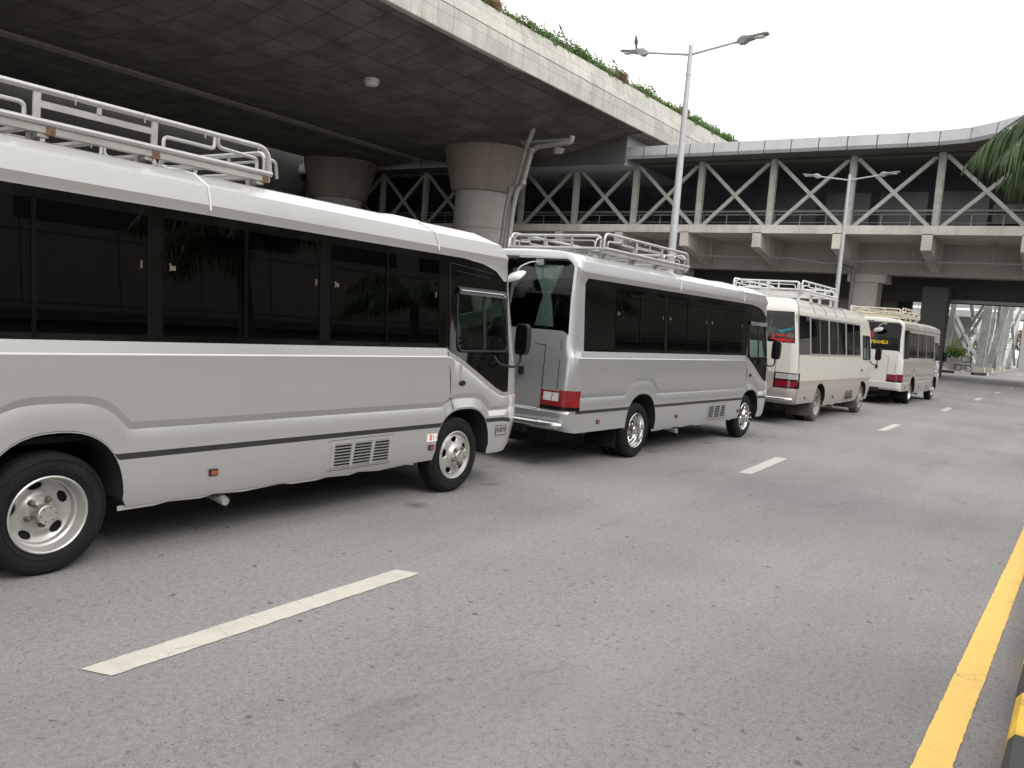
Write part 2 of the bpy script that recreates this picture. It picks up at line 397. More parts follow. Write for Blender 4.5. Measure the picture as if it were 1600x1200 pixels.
def text_mesh(name, body, size, mat, parent, mtx, extrude=.002, shear=0, bold=0, spacing=1):
    cu = bpy.data.curves.new(name + "_curve", 'FONT'); cu.body = body; cu.size = size; cu.extrude = extrude; cu.shear = shear; cu.offset = bold
    cu.align_x = 'CENTER'; cu.align_y = 'CENTER'; cu.space_character = spacing; cu.resolution_u = 3
    tmp = bpy.data.objects.new("tmp", cu); COL.objects.link(tmp); dg = bpy.context.evaluated_depsgraph_get(); dg.update()
    me = bpy.data.meshes.new_from_object(tmp.evaluated_get(dg)); bpy.data.objects.remove(tmp); bpy.data.curves.remove(cu)
    me.name = name; me.materials.clear(); me.materials.append(mat)
    o = bpy.data.objects.new(name, me); COL.objects.link(o); o.parent = parent; o.matrix_local = mtx; return o

# ================================================================== setting
def structure(o): o['kind'] = 'structure'; return o
g = MB(); g.add([(-600, -600, -.02), (900, -600, -.02), (900, 900, -.02), (-600, 900, -.02)], [(0, 1, 2, 3)]); structure(g.build('ground', M['ground']))
LEFTK = 7.75
rd = MB()
rd.add([(-60, -.02, 0), (76, -.3, 0), (76, 30, 0), (50, LEFTK, 0), (-60, LEFTK, 0)], [(0, 1, 2, 3, 4)])
rd.add([(76, -.3, 0), (400, -1, 0), (400, 80, 0), (76, 60, 0)], [(0, 1, 2, 3)])
rd.open = True; structure(rd.build('road', M['asphalt']))
# painted lines with worn, slightly ragged edges
def stripe(name, mat, x0, x1, yc0, yc1, wd, label=None, ragged=.006, cuts=None):
    n = max(4, int((x1 - x0) / .035)); n = min(n, 1500); vs = []; mb = MB()
    for i in range(n + 1):
        t = i / n; x = lerp(x0, x1, t); y = lerp(yc0, yc1, t); e = 0.012 * (1 if 0 < i < n else 3) 
        w0 = wd / 2 + random.uniform(-ragged, ragged); w1 = wd / 2 + random.uniform(-ragged, ragged)
        sk = .06 if cuts else 0
        vs += [(x + sk, y - w0, .0045), (x, y + w1, .0045)]
    mb.add(vs, [(2 * i, 2 * i + 2, 2 * i + 3, 2 * i + 1) for i in range(n)]); mb.open = True
    return structure(mb.build(name, mat))
for x0, x1, y0, y1 in ((2.04, 4.24, 3.58, 3.615), (10.56, 12.5, 3.42, 3.52), (18.9, 20.95, 3.31, 3.34), (27.6, 29.6, 3.22, 3.25), (36.1, 38.4, 3.15, 3.17), (44.6, 46.7, 3.10, 3.10), (53, 55.2, 3.02, 3.02), (-6.4, -4.3, 3.68, 3.68), (61.5, 63.6, 2.95, 2.95)):
    stripe('lane_marking', M['dash'], x0, x1, y0, y1, .165, ragged=.004, cuts=True)
for xa, xb, ya, yb_ in ((-12, 4.1, .47, .335), (4.1, 9, .335, .25), (9, 20, .25, .12), (20, 75, .12, -.08)): stripe('edge_line', M['yellow'], xa, xb, ya, yb_, .145, ragged=.0035)

# near kerb: blocks painted yellow and black by turns, and the planted verge behind them
kb = empty('kerb', (0, 0, 0), label='yellow and black painted kerb along the right edge of the road', cat='kerb')
yb, bb_ = MB(), MB(); x = -12.34; k = 0
while x < 74:
    L_ = .55; tgt = bb_ if k % 2 else yb
    z0 = 0; y0, y1 = .105, -.13; c = .035; zt = .17
    yo_ = lerp(0, -.25, max(0, x) / 76)
    sec = [(y0 + yo_, 0), (y0 + yo_ - .012, zt - c), (y0 + yo_ - c, zt), (y1 + yo_, zt), (y1 + yo_, 0)]
    a, b = x + .004, x + L_ - .004
    vs = [(a, y, z) for y, z in sec] + [(b, y, z) for y, z in sec]
    tgt.add(vs, [(i, (i + 1) % 5, 5 + (i + 1) % 5, 5 + i) for i in range(5)] + [(0, 1, 2, 3, 4), (9, 8, 7, 6, 5)]); x += L_; k += 1
yb.build('yellow_kerb_blocks', M['kerb_yellow'], kb); bb_.build('black_kerb_blocks', M['kerb_black'], kb)
pv = MB(); pv.add([(-60, -.13, .16), (76, -.38, .16), (76, -5, .16), (-60, -5, .16)], [(0, 3, 2, 1)]); structure(pv.build('verge', M['soil']))
pv = MB(); pv.box((-60, -15.5, .02), (150, -5, .14)); structure(pv.build('pavement', M['pave']))
# left pavement with kerb
pv = MB(); pv.box((-60, LEFTK, 0), (50, 30, .16)); structure(pv.build('pavement', M['pave']))

pw_ = MB(); pw_.box((-60, 9.9, .16), (50, 10.25, 1.5)); tag(pw_.build('light_blocking_wall', M['darkcon']), 'unseen low dark wall added behind the buses to block light under them', 'wall')  # hidden wall added to stop light reaching beneath the buses from behind
# terminal on the far side of the verge (it is what the bus windows mirror)
tb = empty('terminal_building', (0, -15.5, 0), label='long brown-grey clad terminal building facing the parked buses across the road', cat='building')
t = MB(); t.box((-40, 0, 0), (150, -12, 8.5)); t.build('wall', M['terminal'], tb)
t = MB()
for i in range(30): x = -36 + i * 6; t.box((x, .03, 6.4), (x + 4.4, -.02, 7.6))
build_split(t, 'window', M['intglass'], tb)
t = MB(); t.box((-40, .5, 3.5), (150, .002, 3.8)); t.build('canopy_edge', M['darkcon'], tb)

# ------------------------------------------------ elevated deck on the left
DY = 26.6
dk = empty('elevated_deck', (0, 0, 0), label='wide concrete elevated road with panelled parapet above the buses at upper left', cat='elevated road')
sf = MB(); xs_ = [-45 + i * 3.2 for i in range(31)]; xs_ = [x for x in xs_ if x < 52] + [53.0]
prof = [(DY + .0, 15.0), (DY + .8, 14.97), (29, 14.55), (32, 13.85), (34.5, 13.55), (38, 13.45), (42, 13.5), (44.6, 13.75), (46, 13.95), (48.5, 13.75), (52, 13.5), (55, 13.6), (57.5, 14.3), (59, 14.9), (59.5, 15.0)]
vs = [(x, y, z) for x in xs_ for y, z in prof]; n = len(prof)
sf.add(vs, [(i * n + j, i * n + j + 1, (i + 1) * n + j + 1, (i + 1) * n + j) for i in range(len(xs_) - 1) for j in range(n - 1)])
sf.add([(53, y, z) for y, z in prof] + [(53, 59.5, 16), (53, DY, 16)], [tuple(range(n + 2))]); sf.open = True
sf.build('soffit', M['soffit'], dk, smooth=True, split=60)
t = MB(); t.box((-45, DY + .45, 15.05), (110, 59.3, 15.9)); t.build('deck_slab', M['girdercon'], dk)
t = MB(); t.box((-45, 46.2, 13.72), (52.9, 46.5, 13.9)); t.tube([(-45, 45.6, 13.78), (52.9, 45.6, 13.78)], .09, 8); t.build('conduit', M['pipe'], dk)
pr_ = MB(); sec = [(DY + .02, 14.98), (DY - .03, 15.02), (DY - .03, 16.16), (DY + .02, 16.20), (DY + .02, 16.26), (DY - .02, 16.30), (DY + .38, 17.50), (DY + .75, 17.55), (DY + .75, 15.9), (DY + .3, 14.98)]
xa_, xb_ = -45, 112; ns = 60; vs = []
for i in range(ns + 1):
    x = lerp(xa_, xb_, i / ns); dz = max(0, x - 36) * .017 if x > 36 else 0; db_ = max(0, x - 36) * .007
    vs += [(x, y, z + (dz if z > 16.5 else db_)) for y, z in sec]
n = len(sec); pr_.add(vs, [(i * n + j, i * n + (j + 1) % n, (i + 1) * n + (j + 1) % n, (i + 1) * n + j) for i in range(ns) for j in range(n)])
pr_.build('parapet', M['parapet'], dk)
jt = MB(); random.seed(3)
for i in range(int((xb_ - xa_) / 1.5)):
    x = xa_ + i * 1.5 + .75; dz = max(0, x - 36) * .017; db_ = max(0, x - 36) * .007
    jt.box((x - .006, DY - .034, 15.03 + db_), (x + .006, DY - .02, 16.15 + db_)); jt.beam((x, DY - .022, 16.33 + db_), (x, DY + .378, 17.49 + dz), .012, .008, (0, 1, 0))
build_split(jt, 'panel_joint', M['cladjoint'], dk) if False else None
t = MB(); t.box((-45, 59.5, 14.6), (60, 59.8, 17)); t.build('far_parapet', M['girdercon'], dk)
t = MB(); t.box((53.05, 28.0, 13.0), (75, 40, 15.04)); aw = t.build('end_wall', M['bluewall'], dk)
t = MB(); t.box((52.9, 27.75, 13.0), (53.05, 40, 14.96)); t.build('wall_edge', M['darkcon'], dk)
# dark back building added to fill the sky gap and keep the underside dark
t = MB(); t.box((-60, 62, 0), (54, 70, 17.0)); t.box((50, 66.05, 0), (80, 74, 17)); fb = t.build('dark_back_building', M['darkcon']); tag(fb, 'dark long back building added to close off the sky under the elevated deck', 'building')

# columns
def column(x, y, label):
    c = empty('deck_column', (x, y, 0), label=label, cat='column', group='round columns under the elevated deck')
    s_ = MB(); s_.lathe([(2.12, 0), (2.08, 7.75), (2.04, 7.78), (2.04, 7.84), (2.08, 7.87), (2.04, 10.45), (1.9, 10.46)], axis='z', n=48); s_.build('shaft', M['column'], c, smooth=True, split=40)
    s_ = MB(); s_.lathe([(1.9, 10.44), (2.34, 10.45), (2.38, 10.55), (3.08, 13.40), (3.05, 13.9), (0.5, 13.9)], axis='z', n=48); s_.build('capital', M['capital'], c, smooth=True, split=40)
    return c
column(49.3, 37.1, 'pale round column with flared brown capital beside the twin drain pipes')
column(50.8, 53.6, 'dark round column with flared capital behind the nearest minibus roof rack')
# drain pipes down the first column
pp = empty('drain_pipes', (0, 0, 0), label='pair of grey drain pipes running down the near column from the deck', cat='pipe')
for nm, pts in (('downpipe', [(46.3, 31.1, 14.6), (46.3, 31.25, 13.9), (46.4, 31.6, 13.2), (46.5, 32.3, 10.6), (46.5, 32.75, 10.2), (46.5, 33.0, 8.9), (46.5, 33.6, 0)]),
                ('downpipe', [(46.5, 28.3, 13.5), (46.5, 28.35, 13.1), (46.5, 30.9, 12.95), (46.4, 31.25, 12.7), (46.4, 31.75, 10.6), (46.4, 32.2, 10.1), (46.4, 32.4, 8.6), (46.4, 32.9, 0)])):
    t = MB(); path = arc_path(pts, .3, 4); t.tube(path, .17, 10)
    for p in pts[3:5]: t.tube([Vector(p) + Vector((0, 0, -.12)), Vector(p) + Vector((0, 0, .12))], .23, 10)
    t.build(nm, M['pipe'], pp, smooth=True, split=50)
t = MB(); t.box((46.4, 28.6, 13.2), (46.9, 32.2, 13.35)); t.build('pipe_bracket', M['railsteel'], pp)
# square light fittings under the deck
def soffit_z(y):
    return interp(prof, y)
for i, (x, y, lb) in enumerate(((32.93, 32.8, 'white soffit lamp nearest the parapet, above the nearest minibus'), (51.06, 32.11, 'small white soffit lamp beside the drain pipe bend'), (31.65, 57.0, 'faint soffit lamp at the dark far edge of the deck'))):
    e = empty('soffit_lamp', (x, y, soffit_z(y)), label=lb, cat='lamp', group='square lamps fixed under the deck')
    t = MB(); t.lathe([(.42, .0), (.42, -.16), (.36, -.3), (.001, -.3)], axis='z', n=8); t.build('housing', M['lamp'], e); t = MB(); t.lathe([(.34, -.301), (.30, -.34), (.001, -.35)], axis='z', n=8); t.build('diffuser', M['lens'], e)

# hedge clumps along the parapet
def leaf_clump(mb, c, rad, n, sz, flat=.7):
    for _ in range(n):
        while True:
            p = Vector((random.uniform(-1, 1), random.uniform(-1, 1), random.uniform(-1, 1)))
            if p.length < 1: break
        p = Vector((p.x * rad[0], p.y * rad[1], p.z * rad[2])) + Vector(c)
        a = Vector((random.gauss(0, 1), random.gauss(0, 1), random.gauss(0, 1))).normalized(); b = a.cross(Vector((random.gauss(0, 1), random.gauss(0, 1), random.gauss(0, 1)))).normalized()
        s_ = sz * random.uniform(.6, 1.3); mb.add([p - a * s_, p - b * s_ * .45, p + a * s_, p + b * s_ * .45], [(0, 1, 2, 3)])
protos = []
for kx, (mat, nm) in enumerate((('hedge', 'bright green'), ('hedge', 'deep green'), ('hedgered', 'copper red'))):
    e = empty('shrub', (0, 0, 0), label='x', cat='shrub', group='shrubs growing along the parapet top')
    mb = MB(); 
    for q in range(9): leaf_clump(mb, (random.uniform(-1.1, 1.1), random.uniform(-.25, .25), random.uniform(.10, .60)), (.48, .40, .36), 95, .095)
    for q in range(6): leaf_clump(mb, (random.uniform(-1.1, 1.1), random.uniform(-.2, .2), random.uniform(.6, .95)), (.10, .10, .22), 16, .06)
    mb.open = True; mb.build('foliage', M[mat], e)
    st_ = MB()
    for q in range(6): x = -1 + q * .4; st_.tube([(x, 0, -.3), (x + random.uniform(-.1, .1), random.uniform(-.1, .1), .45)], .015, 5)
    build_split(st_, 'stem', M['bark'], e); protos.append(e)
used = set(); x = 28.5; i = 0
looks = ['bright green', 'green', 'copper red']
n_sh = 0
while x < 78:
    k_ = (0, 1, 0, 1, 2, 0, 1, 0, 0, 1, 1, 0, 2, 1)[i % 14]
    if k_ in used: e = copy_tree(protos[k_])
    else: e = protos[k_]; used.add(k_)
    dz = max(0, x - 36) * .017
    e.location = (x, DY + .75 + random.uniform(-.1, .1), 17.45 + dz); e.rotation_euler = (0, 0, random.choice((0, math.pi))); s_ = random.uniform(.65, 1.05) * (1 if k_ != 2 else 1.15); e.scale = (1, 1, s_)
    n_sh += 1
    where = 'where the parapet leaves the top of the picture' if x < 34 else 'left of the nearer street lamp' if x < 56 else 'behind the nearer street lamp pole' if x < 61 else 'where the parapet drops behind the bridge roof'
    pos = ('first', 'second', 'third', 'fourth', 'fifth', 'sixth', 'seventh', 'eighth', 'ninth', 'tenth', 'eleventh', 'twelfth', 'thirteenth', 'fourteenth', 'fifteenth', 'sixteenth', 'seventeenth', 'eighteenth', 'nineteenth', 'twentieth')
    e['label'] = '%s shrub, %s along the deck parapet from the top frame edge' % (looks[k_], pos[n_sh - 1] if n_sh <= 20 else {21: 'twenty-first', 22: 'twenty-second', 23: 'twenty-third', 24: 'twenty-fourth', 25: 'twenty-fifth', 26: 'twenty-sixth', 27: 'twenty-seventh', 28: 'twenty-eighth', 29: 'twenty-ninth', 30: 'thirtieth'}.get(n_sh, 'last'))
    x += random.uniform(1.55, 2.0); i += 1

# ------------------------------------------------ concourse bridge crossing the road
BX = 55.6
br = empty('concourse_bridge', (0, 0, 0), label='long covered footbridge with pale green X-braced trusses crossing over the road', cat='bridge')
ZS, ZB, ZF0, ZF1 = 8.88, 8.36, 13.42, 14.26
Y0, Y1 = -12, 66
t = MB(); t.box((BX - 1.0, Y0, ZB), (BX + 12, Y1, ZS)); t.build('floor_slab', M['bridgecon'], br)
ys = [-11.92 + 5 * k_ for k_ in range(16)]
for y in ys:
    t = MB(); t.box((BX - .16, y - .20, ZS), (BX + .2, y + .20, ZF0 + .1)); t.box((BX - .22, y - .13, ZS + .002), (BX - .16, y + .13, ZF0)); t.build('truss_post', M['steelpaint'], br)
for a, b in zip(ys, ys[1:]):
    t = MB(); t.beam((BX, a + .25, ZS + .1), (BX, b - .25, ZF0 - .15), .22, .26, (1, 0, 0)); t.build('diagonal_brace', M['steelpaint'], br)
    t = MB(); t.beam((BX + .03, b - .25, ZS + .1), (BX + .03, a + .25, ZF0 - .15), .22, .20, (1, 0, 0)); t.build('diagonal_brace', M['steelpaint'], br)
rl = MB()
rl.tube([(BX + .5, Y0, ZS + 1.0), (BX + .5, Y1, ZS + 1.0)], .035, 6); rl.tube([(BX + .5, Y0, ZS + .5), (BX + .5, Y1, ZS + .5)], .022, 6)
y = Y0
while y < Y1: rl.tube([(BX + .5, y, ZS), (BX + .5, y, ZS + 1.0)], .03, 6); y += 1.66
rl.tube([(BX + 1.4, Y0, ZS + 1.35), (BX + 1.4, Y1, ZS + 1.35)], .09, 8)
rl.build('guard_rail', M['railsteel'], br, smooth=True, split=50)
# roof, fascia following a curve towards the camera at the right
fp = [(53.6, Y1), (53.6, 9.0), (53.45, 7.6), (53.1, 6.4), (52.3, 5.3), (51.3, 4.2), (50.0, 3.0), (48.2, 1.6), (45.5, 0), (40, -3), (34, -5), (24, -7)]
def path_at(ds):
    out = []; acc = 0; k_ = 0
    pts = [Vector((p[0], p[1], 0)) for p in fp]; seg = 0
    for d_ in ds:
        while seg < len(pts) - 2 and acc + (pts[seg + 1] - pts[seg]).length < d_: acc += (pts[seg + 1] - pts[seg]).length; seg += 1
        v_ = pts[seg + 1] - pts[seg]; out.append(pts[seg] + v_ * ((d_ - acc) / v_.length))
    return out
cl, cj = MB(), MB()
ds = [i * 1.692 for i in range(58)]
ds = [.42 + d_ for d_ in ds]
P_ = path_at(ds)
for a, b in zip(P_, P_[1:]):
    t_ = (b - a).normalized(); nrm = Vector((t_.y, -t_.x, 0)) ; nrm = nrm if nrm.x < 0 else -nrm
    z0, z1 = ZF0, ZF1
    a2, b2 = a + t_ * .03, b - t_ * .03
    cl.add([a2 + Vector((0, 0, z0)), b2 + Vector((0, 0, z0)), b2 + nrm * .1 + Vector((0, 0, z0 + .2)), a2 + nrm * .1 + Vector((0, 0, z0 + .2)), b2 + Vector((0, 0, z1)), a2 + Vector((0, 0, z1))], [(0, 1, 2, 3), (3, 2, 4, 5)])
    cj.add([a - t_ * .04 - nrm * .03 + Vector((0, 0, z0 + .01)), b - nrm * .03 + Vector((0, 0, z0 + .01)), b - nrm * .03 + Vector((0, 0, z1 - .01)), a - t_ * .04 - nrm * .03 + Vector((0, 0, z1 - .01))], [(0, 1, 2, 3)])
    cj.beam(a + nrm * .02 + Vector((0, 0, z0 + .02)), a + nrm * .02 + Vector((0, 0, z1 - .02)), .06, .03, (0, 1, 0))
cl.open = True; cj.open = True; cl.build('fascia_panels', M['clad'], br); cj.build('fascia_joints', M['cladjoint'], br)
t = MB(); vs = [];
pp_ = [P_[0] + Vector((.12, 0, 0))] + [p + Vector((.12, .0, 0)) for p in P_[1:]]
for p in pp_: vs += [(p.x, p.y, ZF0 + .02), (max(p.x + 2, 68), p.y, ZF0 + .02), (p.x, p.y, ZF1 - .05), (max(p.x + 2, 68), p.y, ZF1 + .3)]
n = len(pp_); t.add(vs, [(4 * i, 4 * i + 1, 4 * i + 5, 4 * i + 4) for i in range(n - 1)] + [(4 * i + 2, 4 * i + 6, 4 * i + 7, 4 * i + 3) for i in range(n - 1)])
t.open = True; t.build('roof', M['darkcon'], br)
t = MB(); t.box((BX - .1, Y0, ZF0 - .22), (BX + .25, Y1, ZF0 - .02)); t.build('top_chord', M['darkcon'], br)
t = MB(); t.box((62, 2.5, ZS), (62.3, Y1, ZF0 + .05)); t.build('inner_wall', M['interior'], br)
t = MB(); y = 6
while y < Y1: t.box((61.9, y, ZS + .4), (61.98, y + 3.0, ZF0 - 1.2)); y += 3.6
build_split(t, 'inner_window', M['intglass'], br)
t = MB()
for z in (10.9, 10.2): t.tube([(60.5, Y0, z), (60.5, 5.6, z)], .28, 10)
t.build('ceiling_duct', M['pipe'], br, smooth=True)
# haunched cross beams, edge girder, hung pipe
ybr = [3.14 + 5 * k_ - 15 for k_ in range(16)]
for y in ybr:
    t = MB(); t.add([(BX - 2.0, y - .28, ZB + .05), (BX - 2.0, y - .28, 7.46), (BX + 3.0, y - .28, 6.55), (BX + 3.0, y - .28, ZB + .05), (BX - 2.0, y + .28, ZB + .05), (BX - 2.0, y + .28, 7.46), (BX + 3.0, y + .28, 6.55), (BX + 3.0, y + .28, ZB + .05)],
          [(0, 1, 2, 3), (7, 6, 5, 4), (0, 4, 5, 1), (1, 5, 6, 2), (0, 3, 7, 4)]); t.build('cross_beam', M['bridgecon'], br)
t = MB(); t.box((BX - 2.0, Y0, ZB), (BX - 1.0, Y1, ZS - .003)); t.build('slab_edge', M['bridgecon'], br)
t = MB(); t.box((BX + 3.0, Y0, 6.37), (BX + 4.2, Y1, ZB + .02)); t.build('edge_girder', M['girdercon'], br)
hp = MB(); path = [(BX + .5, 60, 7.05), (BX + .5, 16.5, 7.05), (BX + .6, 14.2, 6.75), (BX + .5, 11.9, 7.0), (BX + .5, -10, 7.12)]
hp.tube(path, .065, 7)
hp.tube([(BX + .6, 13.9, 6.75), (BX + 2.2, 12.9, 6.6), (BX + 2.2, 12.9, 0)], .14, 8)
for k_ in range(15): y = -8 + k_ * 4.3; hp.tube([(BX + .5, y, 7.05), (BX + .5, y, ZB)], .025, 5)
hp.build('hung_pipe', M['railsteel'], br, smooth=True, split=50)
t = MB()
for y in (13.6, 24.5): t.box((BX - .7, y - 1.8, ZB - .05), (BX - .55, y + .0, ZB - .001))
build_split(t, 'ceiling_light', M['pipe'], br)
# deeper structure under the bridge: dark beams, back walls, columns
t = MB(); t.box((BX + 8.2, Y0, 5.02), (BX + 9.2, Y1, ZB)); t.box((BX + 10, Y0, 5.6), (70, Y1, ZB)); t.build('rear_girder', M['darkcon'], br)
t = MB(); t.box((BX + 8.1, -8, 5.05), (BX + 8.19, 8.2, 5.25)); t.build('service_tray', M['railsteel'], br)
def bcol(x, y, w_, mat, label, cap=True):
    c = empty('bridge_column', (x, y, 0), label=label, cat='column', group='columns holding up the concourse bridge')
    s_ = MB(); s_.box((-w_ / 2, -w_ / 2, 0), (w_ / 2, w_ / 2, 5.85)); 
    for z in (1.6, 3.2, 4.5): s_.box((-w_ / 2 - .012, -w_ / 2 - .012, z), (w_ / 2 + .012, w_ / 2 + .012, z + .05))
    s_.build('shaft', M[mat], c)
    if cap: s_ = MB(); s_.box((-w_ / 2 - .18, -w_ / 2 - .5, 5.85), (w_ / 2 + .18, w_ / 2 + .35, 6.37)); s_.build('capital', M[mat], c)
bcol(59.6, 12.3, 1.55, 'bridgecon', 'square beige column with a wider head behind the farther street lamp')
bcol(59.6, 26.3, 1.55, 'bridgecon', 'square beige column hidden behind the second minibus'); bcol(59.6, -6, 1.55, 'bridgecon', 'square beige column right of the frame')
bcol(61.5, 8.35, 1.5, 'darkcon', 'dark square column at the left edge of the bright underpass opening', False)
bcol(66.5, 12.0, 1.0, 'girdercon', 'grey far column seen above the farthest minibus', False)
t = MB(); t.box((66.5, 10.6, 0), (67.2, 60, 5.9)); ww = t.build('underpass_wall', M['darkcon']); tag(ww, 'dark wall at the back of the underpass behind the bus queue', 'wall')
t = MB(); t.box((64.6, 12.9, 2.6), (64.9, 15.3, 5.2)); t.box((64.6, 15.6, 1.6), (64.9, 18, 5.2)); pw = t.build('wall_panel', M['girdercon']); tag(pw, 'grey cladding panels on the underpass wall above the farthest minibus', 'wall panel')

# ------------------------------------------------ island with white steel tower beyond the underpass
isl = MB(); pts = [(74.5, 30), (75.6, 9.6), (76.2, 7.2), (77.6, 6.5), (80, 6.35), (135, 6.2), (140, 30)]
n = len(pts); isl.add([(x, y, 0) for x, y in pts] + [(x, y, .18) for x, y in pts], [tuple(range(n, 2 * n))] + [(i, (i + 1) % n, n + (i + 1) % n, n + i) for i in range(n)])
structure(isl.build('traffic_island', M['pave']))
ik = empty('kerb', (0, 0, 0), label='black and white painted kerb round the traffic island beyond the underpass', cat='kerb')
wk, bk_ = MB(), MB()
for (xa, ya), (xb, yb2) in zip(pts[:-2], pts[1:-1]):
    a, b = Vector((xa, ya, .1)), Vector((xb, yb2, .1)); L_ = (b - a).length; n_ = max(1, int(L_ / 1.1)); 
    for i in range(n_): (wk if i % 2 else bk_).beam(a.lerp(b, i / n_) + Vector((-.05, -.05, 0)), a.lerp(b, (i + .96) / n_) + Vector((-.05, -.05, 0)), .22, .26)
wk.build('white_kerb_blocks', M['kerb_white'], ik); bk_.build('black_kerb_blocks', M['kerb_black'], ik)
tw = empty('lattice_tower', (0, 0, 0), label='white steel lattice tower with heavy legs and X bracing seen through the underpass', cat='steel tower')
def leg(a, b, w_, nm='tower_leg'): t = MB(); t.beam(a, b, w_, w_, (1, 0, 0)); t.build(nm, M['whitesteel'], tw)
L1 = ((79.4, 6.95, .2), (79.4, 6.75, 9)); L2 = ((81.6, 6.55, .2), (81.6, 5.2, 9)); L0 = ((86.5, 10.35, .2), (84.5, 9.9, 9))
leg(*L1, .62); leg(*L2, .45); leg(*L0, .42)
leg((80.2, 6.65, .2), (80.4, 6.2, 9), .16)
for f0, f1 in (((86, 10.2, 5.6), (79.6, 6.95, .8)), ((86, 10.2, .8), (79.6, 6.8, 6.6)), ((88, 9.4, 7.2), (82, 6.9, 1.0)), ((88, 9.8, .9), (82, 6.6, 7.0)), ((86, 10.1, 4.6), (80.5, 7.2, -0.1 + .3))): leg(f0, f1, .24, 'x_brace')
L3 = ((96, 6.95, .2), (96, 6.7, 10)); L4 = ((98, 6.75, .2), (98, 6.1, 10)); leg(*L3, .62); leg(*L4, .4)
for f0, f1 in (((82, 6.5, 1.2), (96, 7.2, 6.8)), ((82, 6.2, 6.0), (96, 7.2, .8)), ((82, 6.2, 3.9), (95.5, 7.0, .6)), ((83, 8.5, 1), (97, 8.5, 6.2)), ((83, 8.5, 6.2), (97, 8.5, 1)), ((98, 6.5, .6), (110, 6.2, 6.5)), ((98, 6.4, 6.5), (110, 6.2, .8)), ((98, 6.4, 4.5), (110, 6.0, 9))): leg(f0, f1, .26, 'x_brace')
leg((80, 7.6, 5.4), (97, 7.6, 5.4), .3, 'cross_beam'); leg((84, 10, 7.6), (84, -5, 7.6), .5, 'cross_beam')
leg((110, 6.8, .2), (110, 6.2, 10), .5)
t = MB(); 
for p in ((79.4, 6.95), (81.6, 6.55), (86.5, 10.35), (96, 6.95), (98, 6.75)): t.box((p[0] - .5, p[1] - .42, .15), (p[0] + .5, p[1] + .42, .62))
build_split(t, 'tower_footing', M['bridgecon'], tw)
# elevated walkway and towers of steel behind
fw_ = empty('far_walkway', (0, 0, 0), label='pale distant raised walkway with railings behind the white steel tower', cat='walkway')
t = MB(); t.box((118, -30, 6.2), (124, 60, 7.0)); t.box((124, 12.4, 0), (125, 60, 6.2)); t.box((124, 8.2, 0), (125, 10.6, 6.2)); t.box((118.5, 9.5, 0), (119.5, 10.6, 6.2)); t.box((118.5, 5.5, 0), (119.5, 6.3, 6.2)); t.build('walkway_slab', M['farwall'], fw_)
t = MB(); t.box((122, -30, 7.4), (122.4, 60, 13)); t.build('walkway_wall', M['farwall'], fw_)
t = MB(); 
for z in (7.5, 8.0, 8.5): t.tube([(118.2, -30, z), (118.2, 60, z)], .05, 5)
for i in range(45): t.tube([(118.2, -30 + i * 2, 7), (118.2, -30 + i * 2, 8.5)], .05, 5)
t.build('railing', M['railsteel'], fw_)

# ================================================================== minibuses
WB = 3.935; HW = 1.04; TR = .375
# ---- style tables (local: X forward from rear axle, Y inward from the right side, Z up)
NEW = dict(
    wheels=(.385, .0), archs=[(.0, .435, .405, .478, 2.4), (3.985, .43, .385, .457, 2.6)],
    Xf=[(.36, 4.98), (.45, 5.07), (.7, 5.12), (.95, 5.10), (1.45, 5.03), (1.9, 4.98), (2.3, 4.90), (2.36, 4.88), (2.5, 4.68), (2.58, 4.42), (2.625, 4.05), (2.65, 3.5)],
    Xr=[(.44, -1.80), (.50, -1.86), (.55, -1.90), (.69, -1.905), (.715, -1.86), (1.0, -1.85), (1.45, -1.84), (1.66, -1.82), (2.49, -1.765), (2.53, -1.77), (2.60, -1.75), (2.625, -1.71), (2.645, -1.62), (2.65, -1.3)],
    ins=[(.36, .03), (.455, 0), (1.35, 0), (1.44, .035), (1.5, .045), (2.31, .10), (2.325, .10), (2.34, .080), (2.38, .081), (2.499, .091), (2.585, .215), (2.625, .44), (2.645, .75)],
    crease=[.0, 0, 0, 0, -.002, .024, -.003, .009, .014, 0, 0, 0, 0, 0, 0, 0, 0, 0, 0, 0],
    frontb=[(.4, .20), (1.3, .22), (1.75, .33), (2.5, .42)], rearb=[(.5, .16), (2.6, .14)],
    zr=[.47, .53, .69, .715, .80, .88, .95, 1.345, 1.40, 1.50, 1.66, 2.0, 2.49, 2.515, 2.53, 2.555, 2.60, 2.615, 2.63, 2.645],
    zf=[.36, .42, .60, .66, .75, .80, .84, .88, .92, .98, 1.10, 1.9, 2.22, 2.28, 2.31, 2.37, 2.50, 2.585, 2.62, 2.645],
    panes=[(-.80, -.145), (-.13, .575), (.69, 1.335), (1.35, 2.055), (2.17, 2.82), (2.835, 3.535)], quarter=(-1.56, -.80), drv=(3.83, 4.64), drvz=(1.415, 1.99),
    zroof=[2.325, 2.38, 2.50, 2.585, 2.625, 2.645])
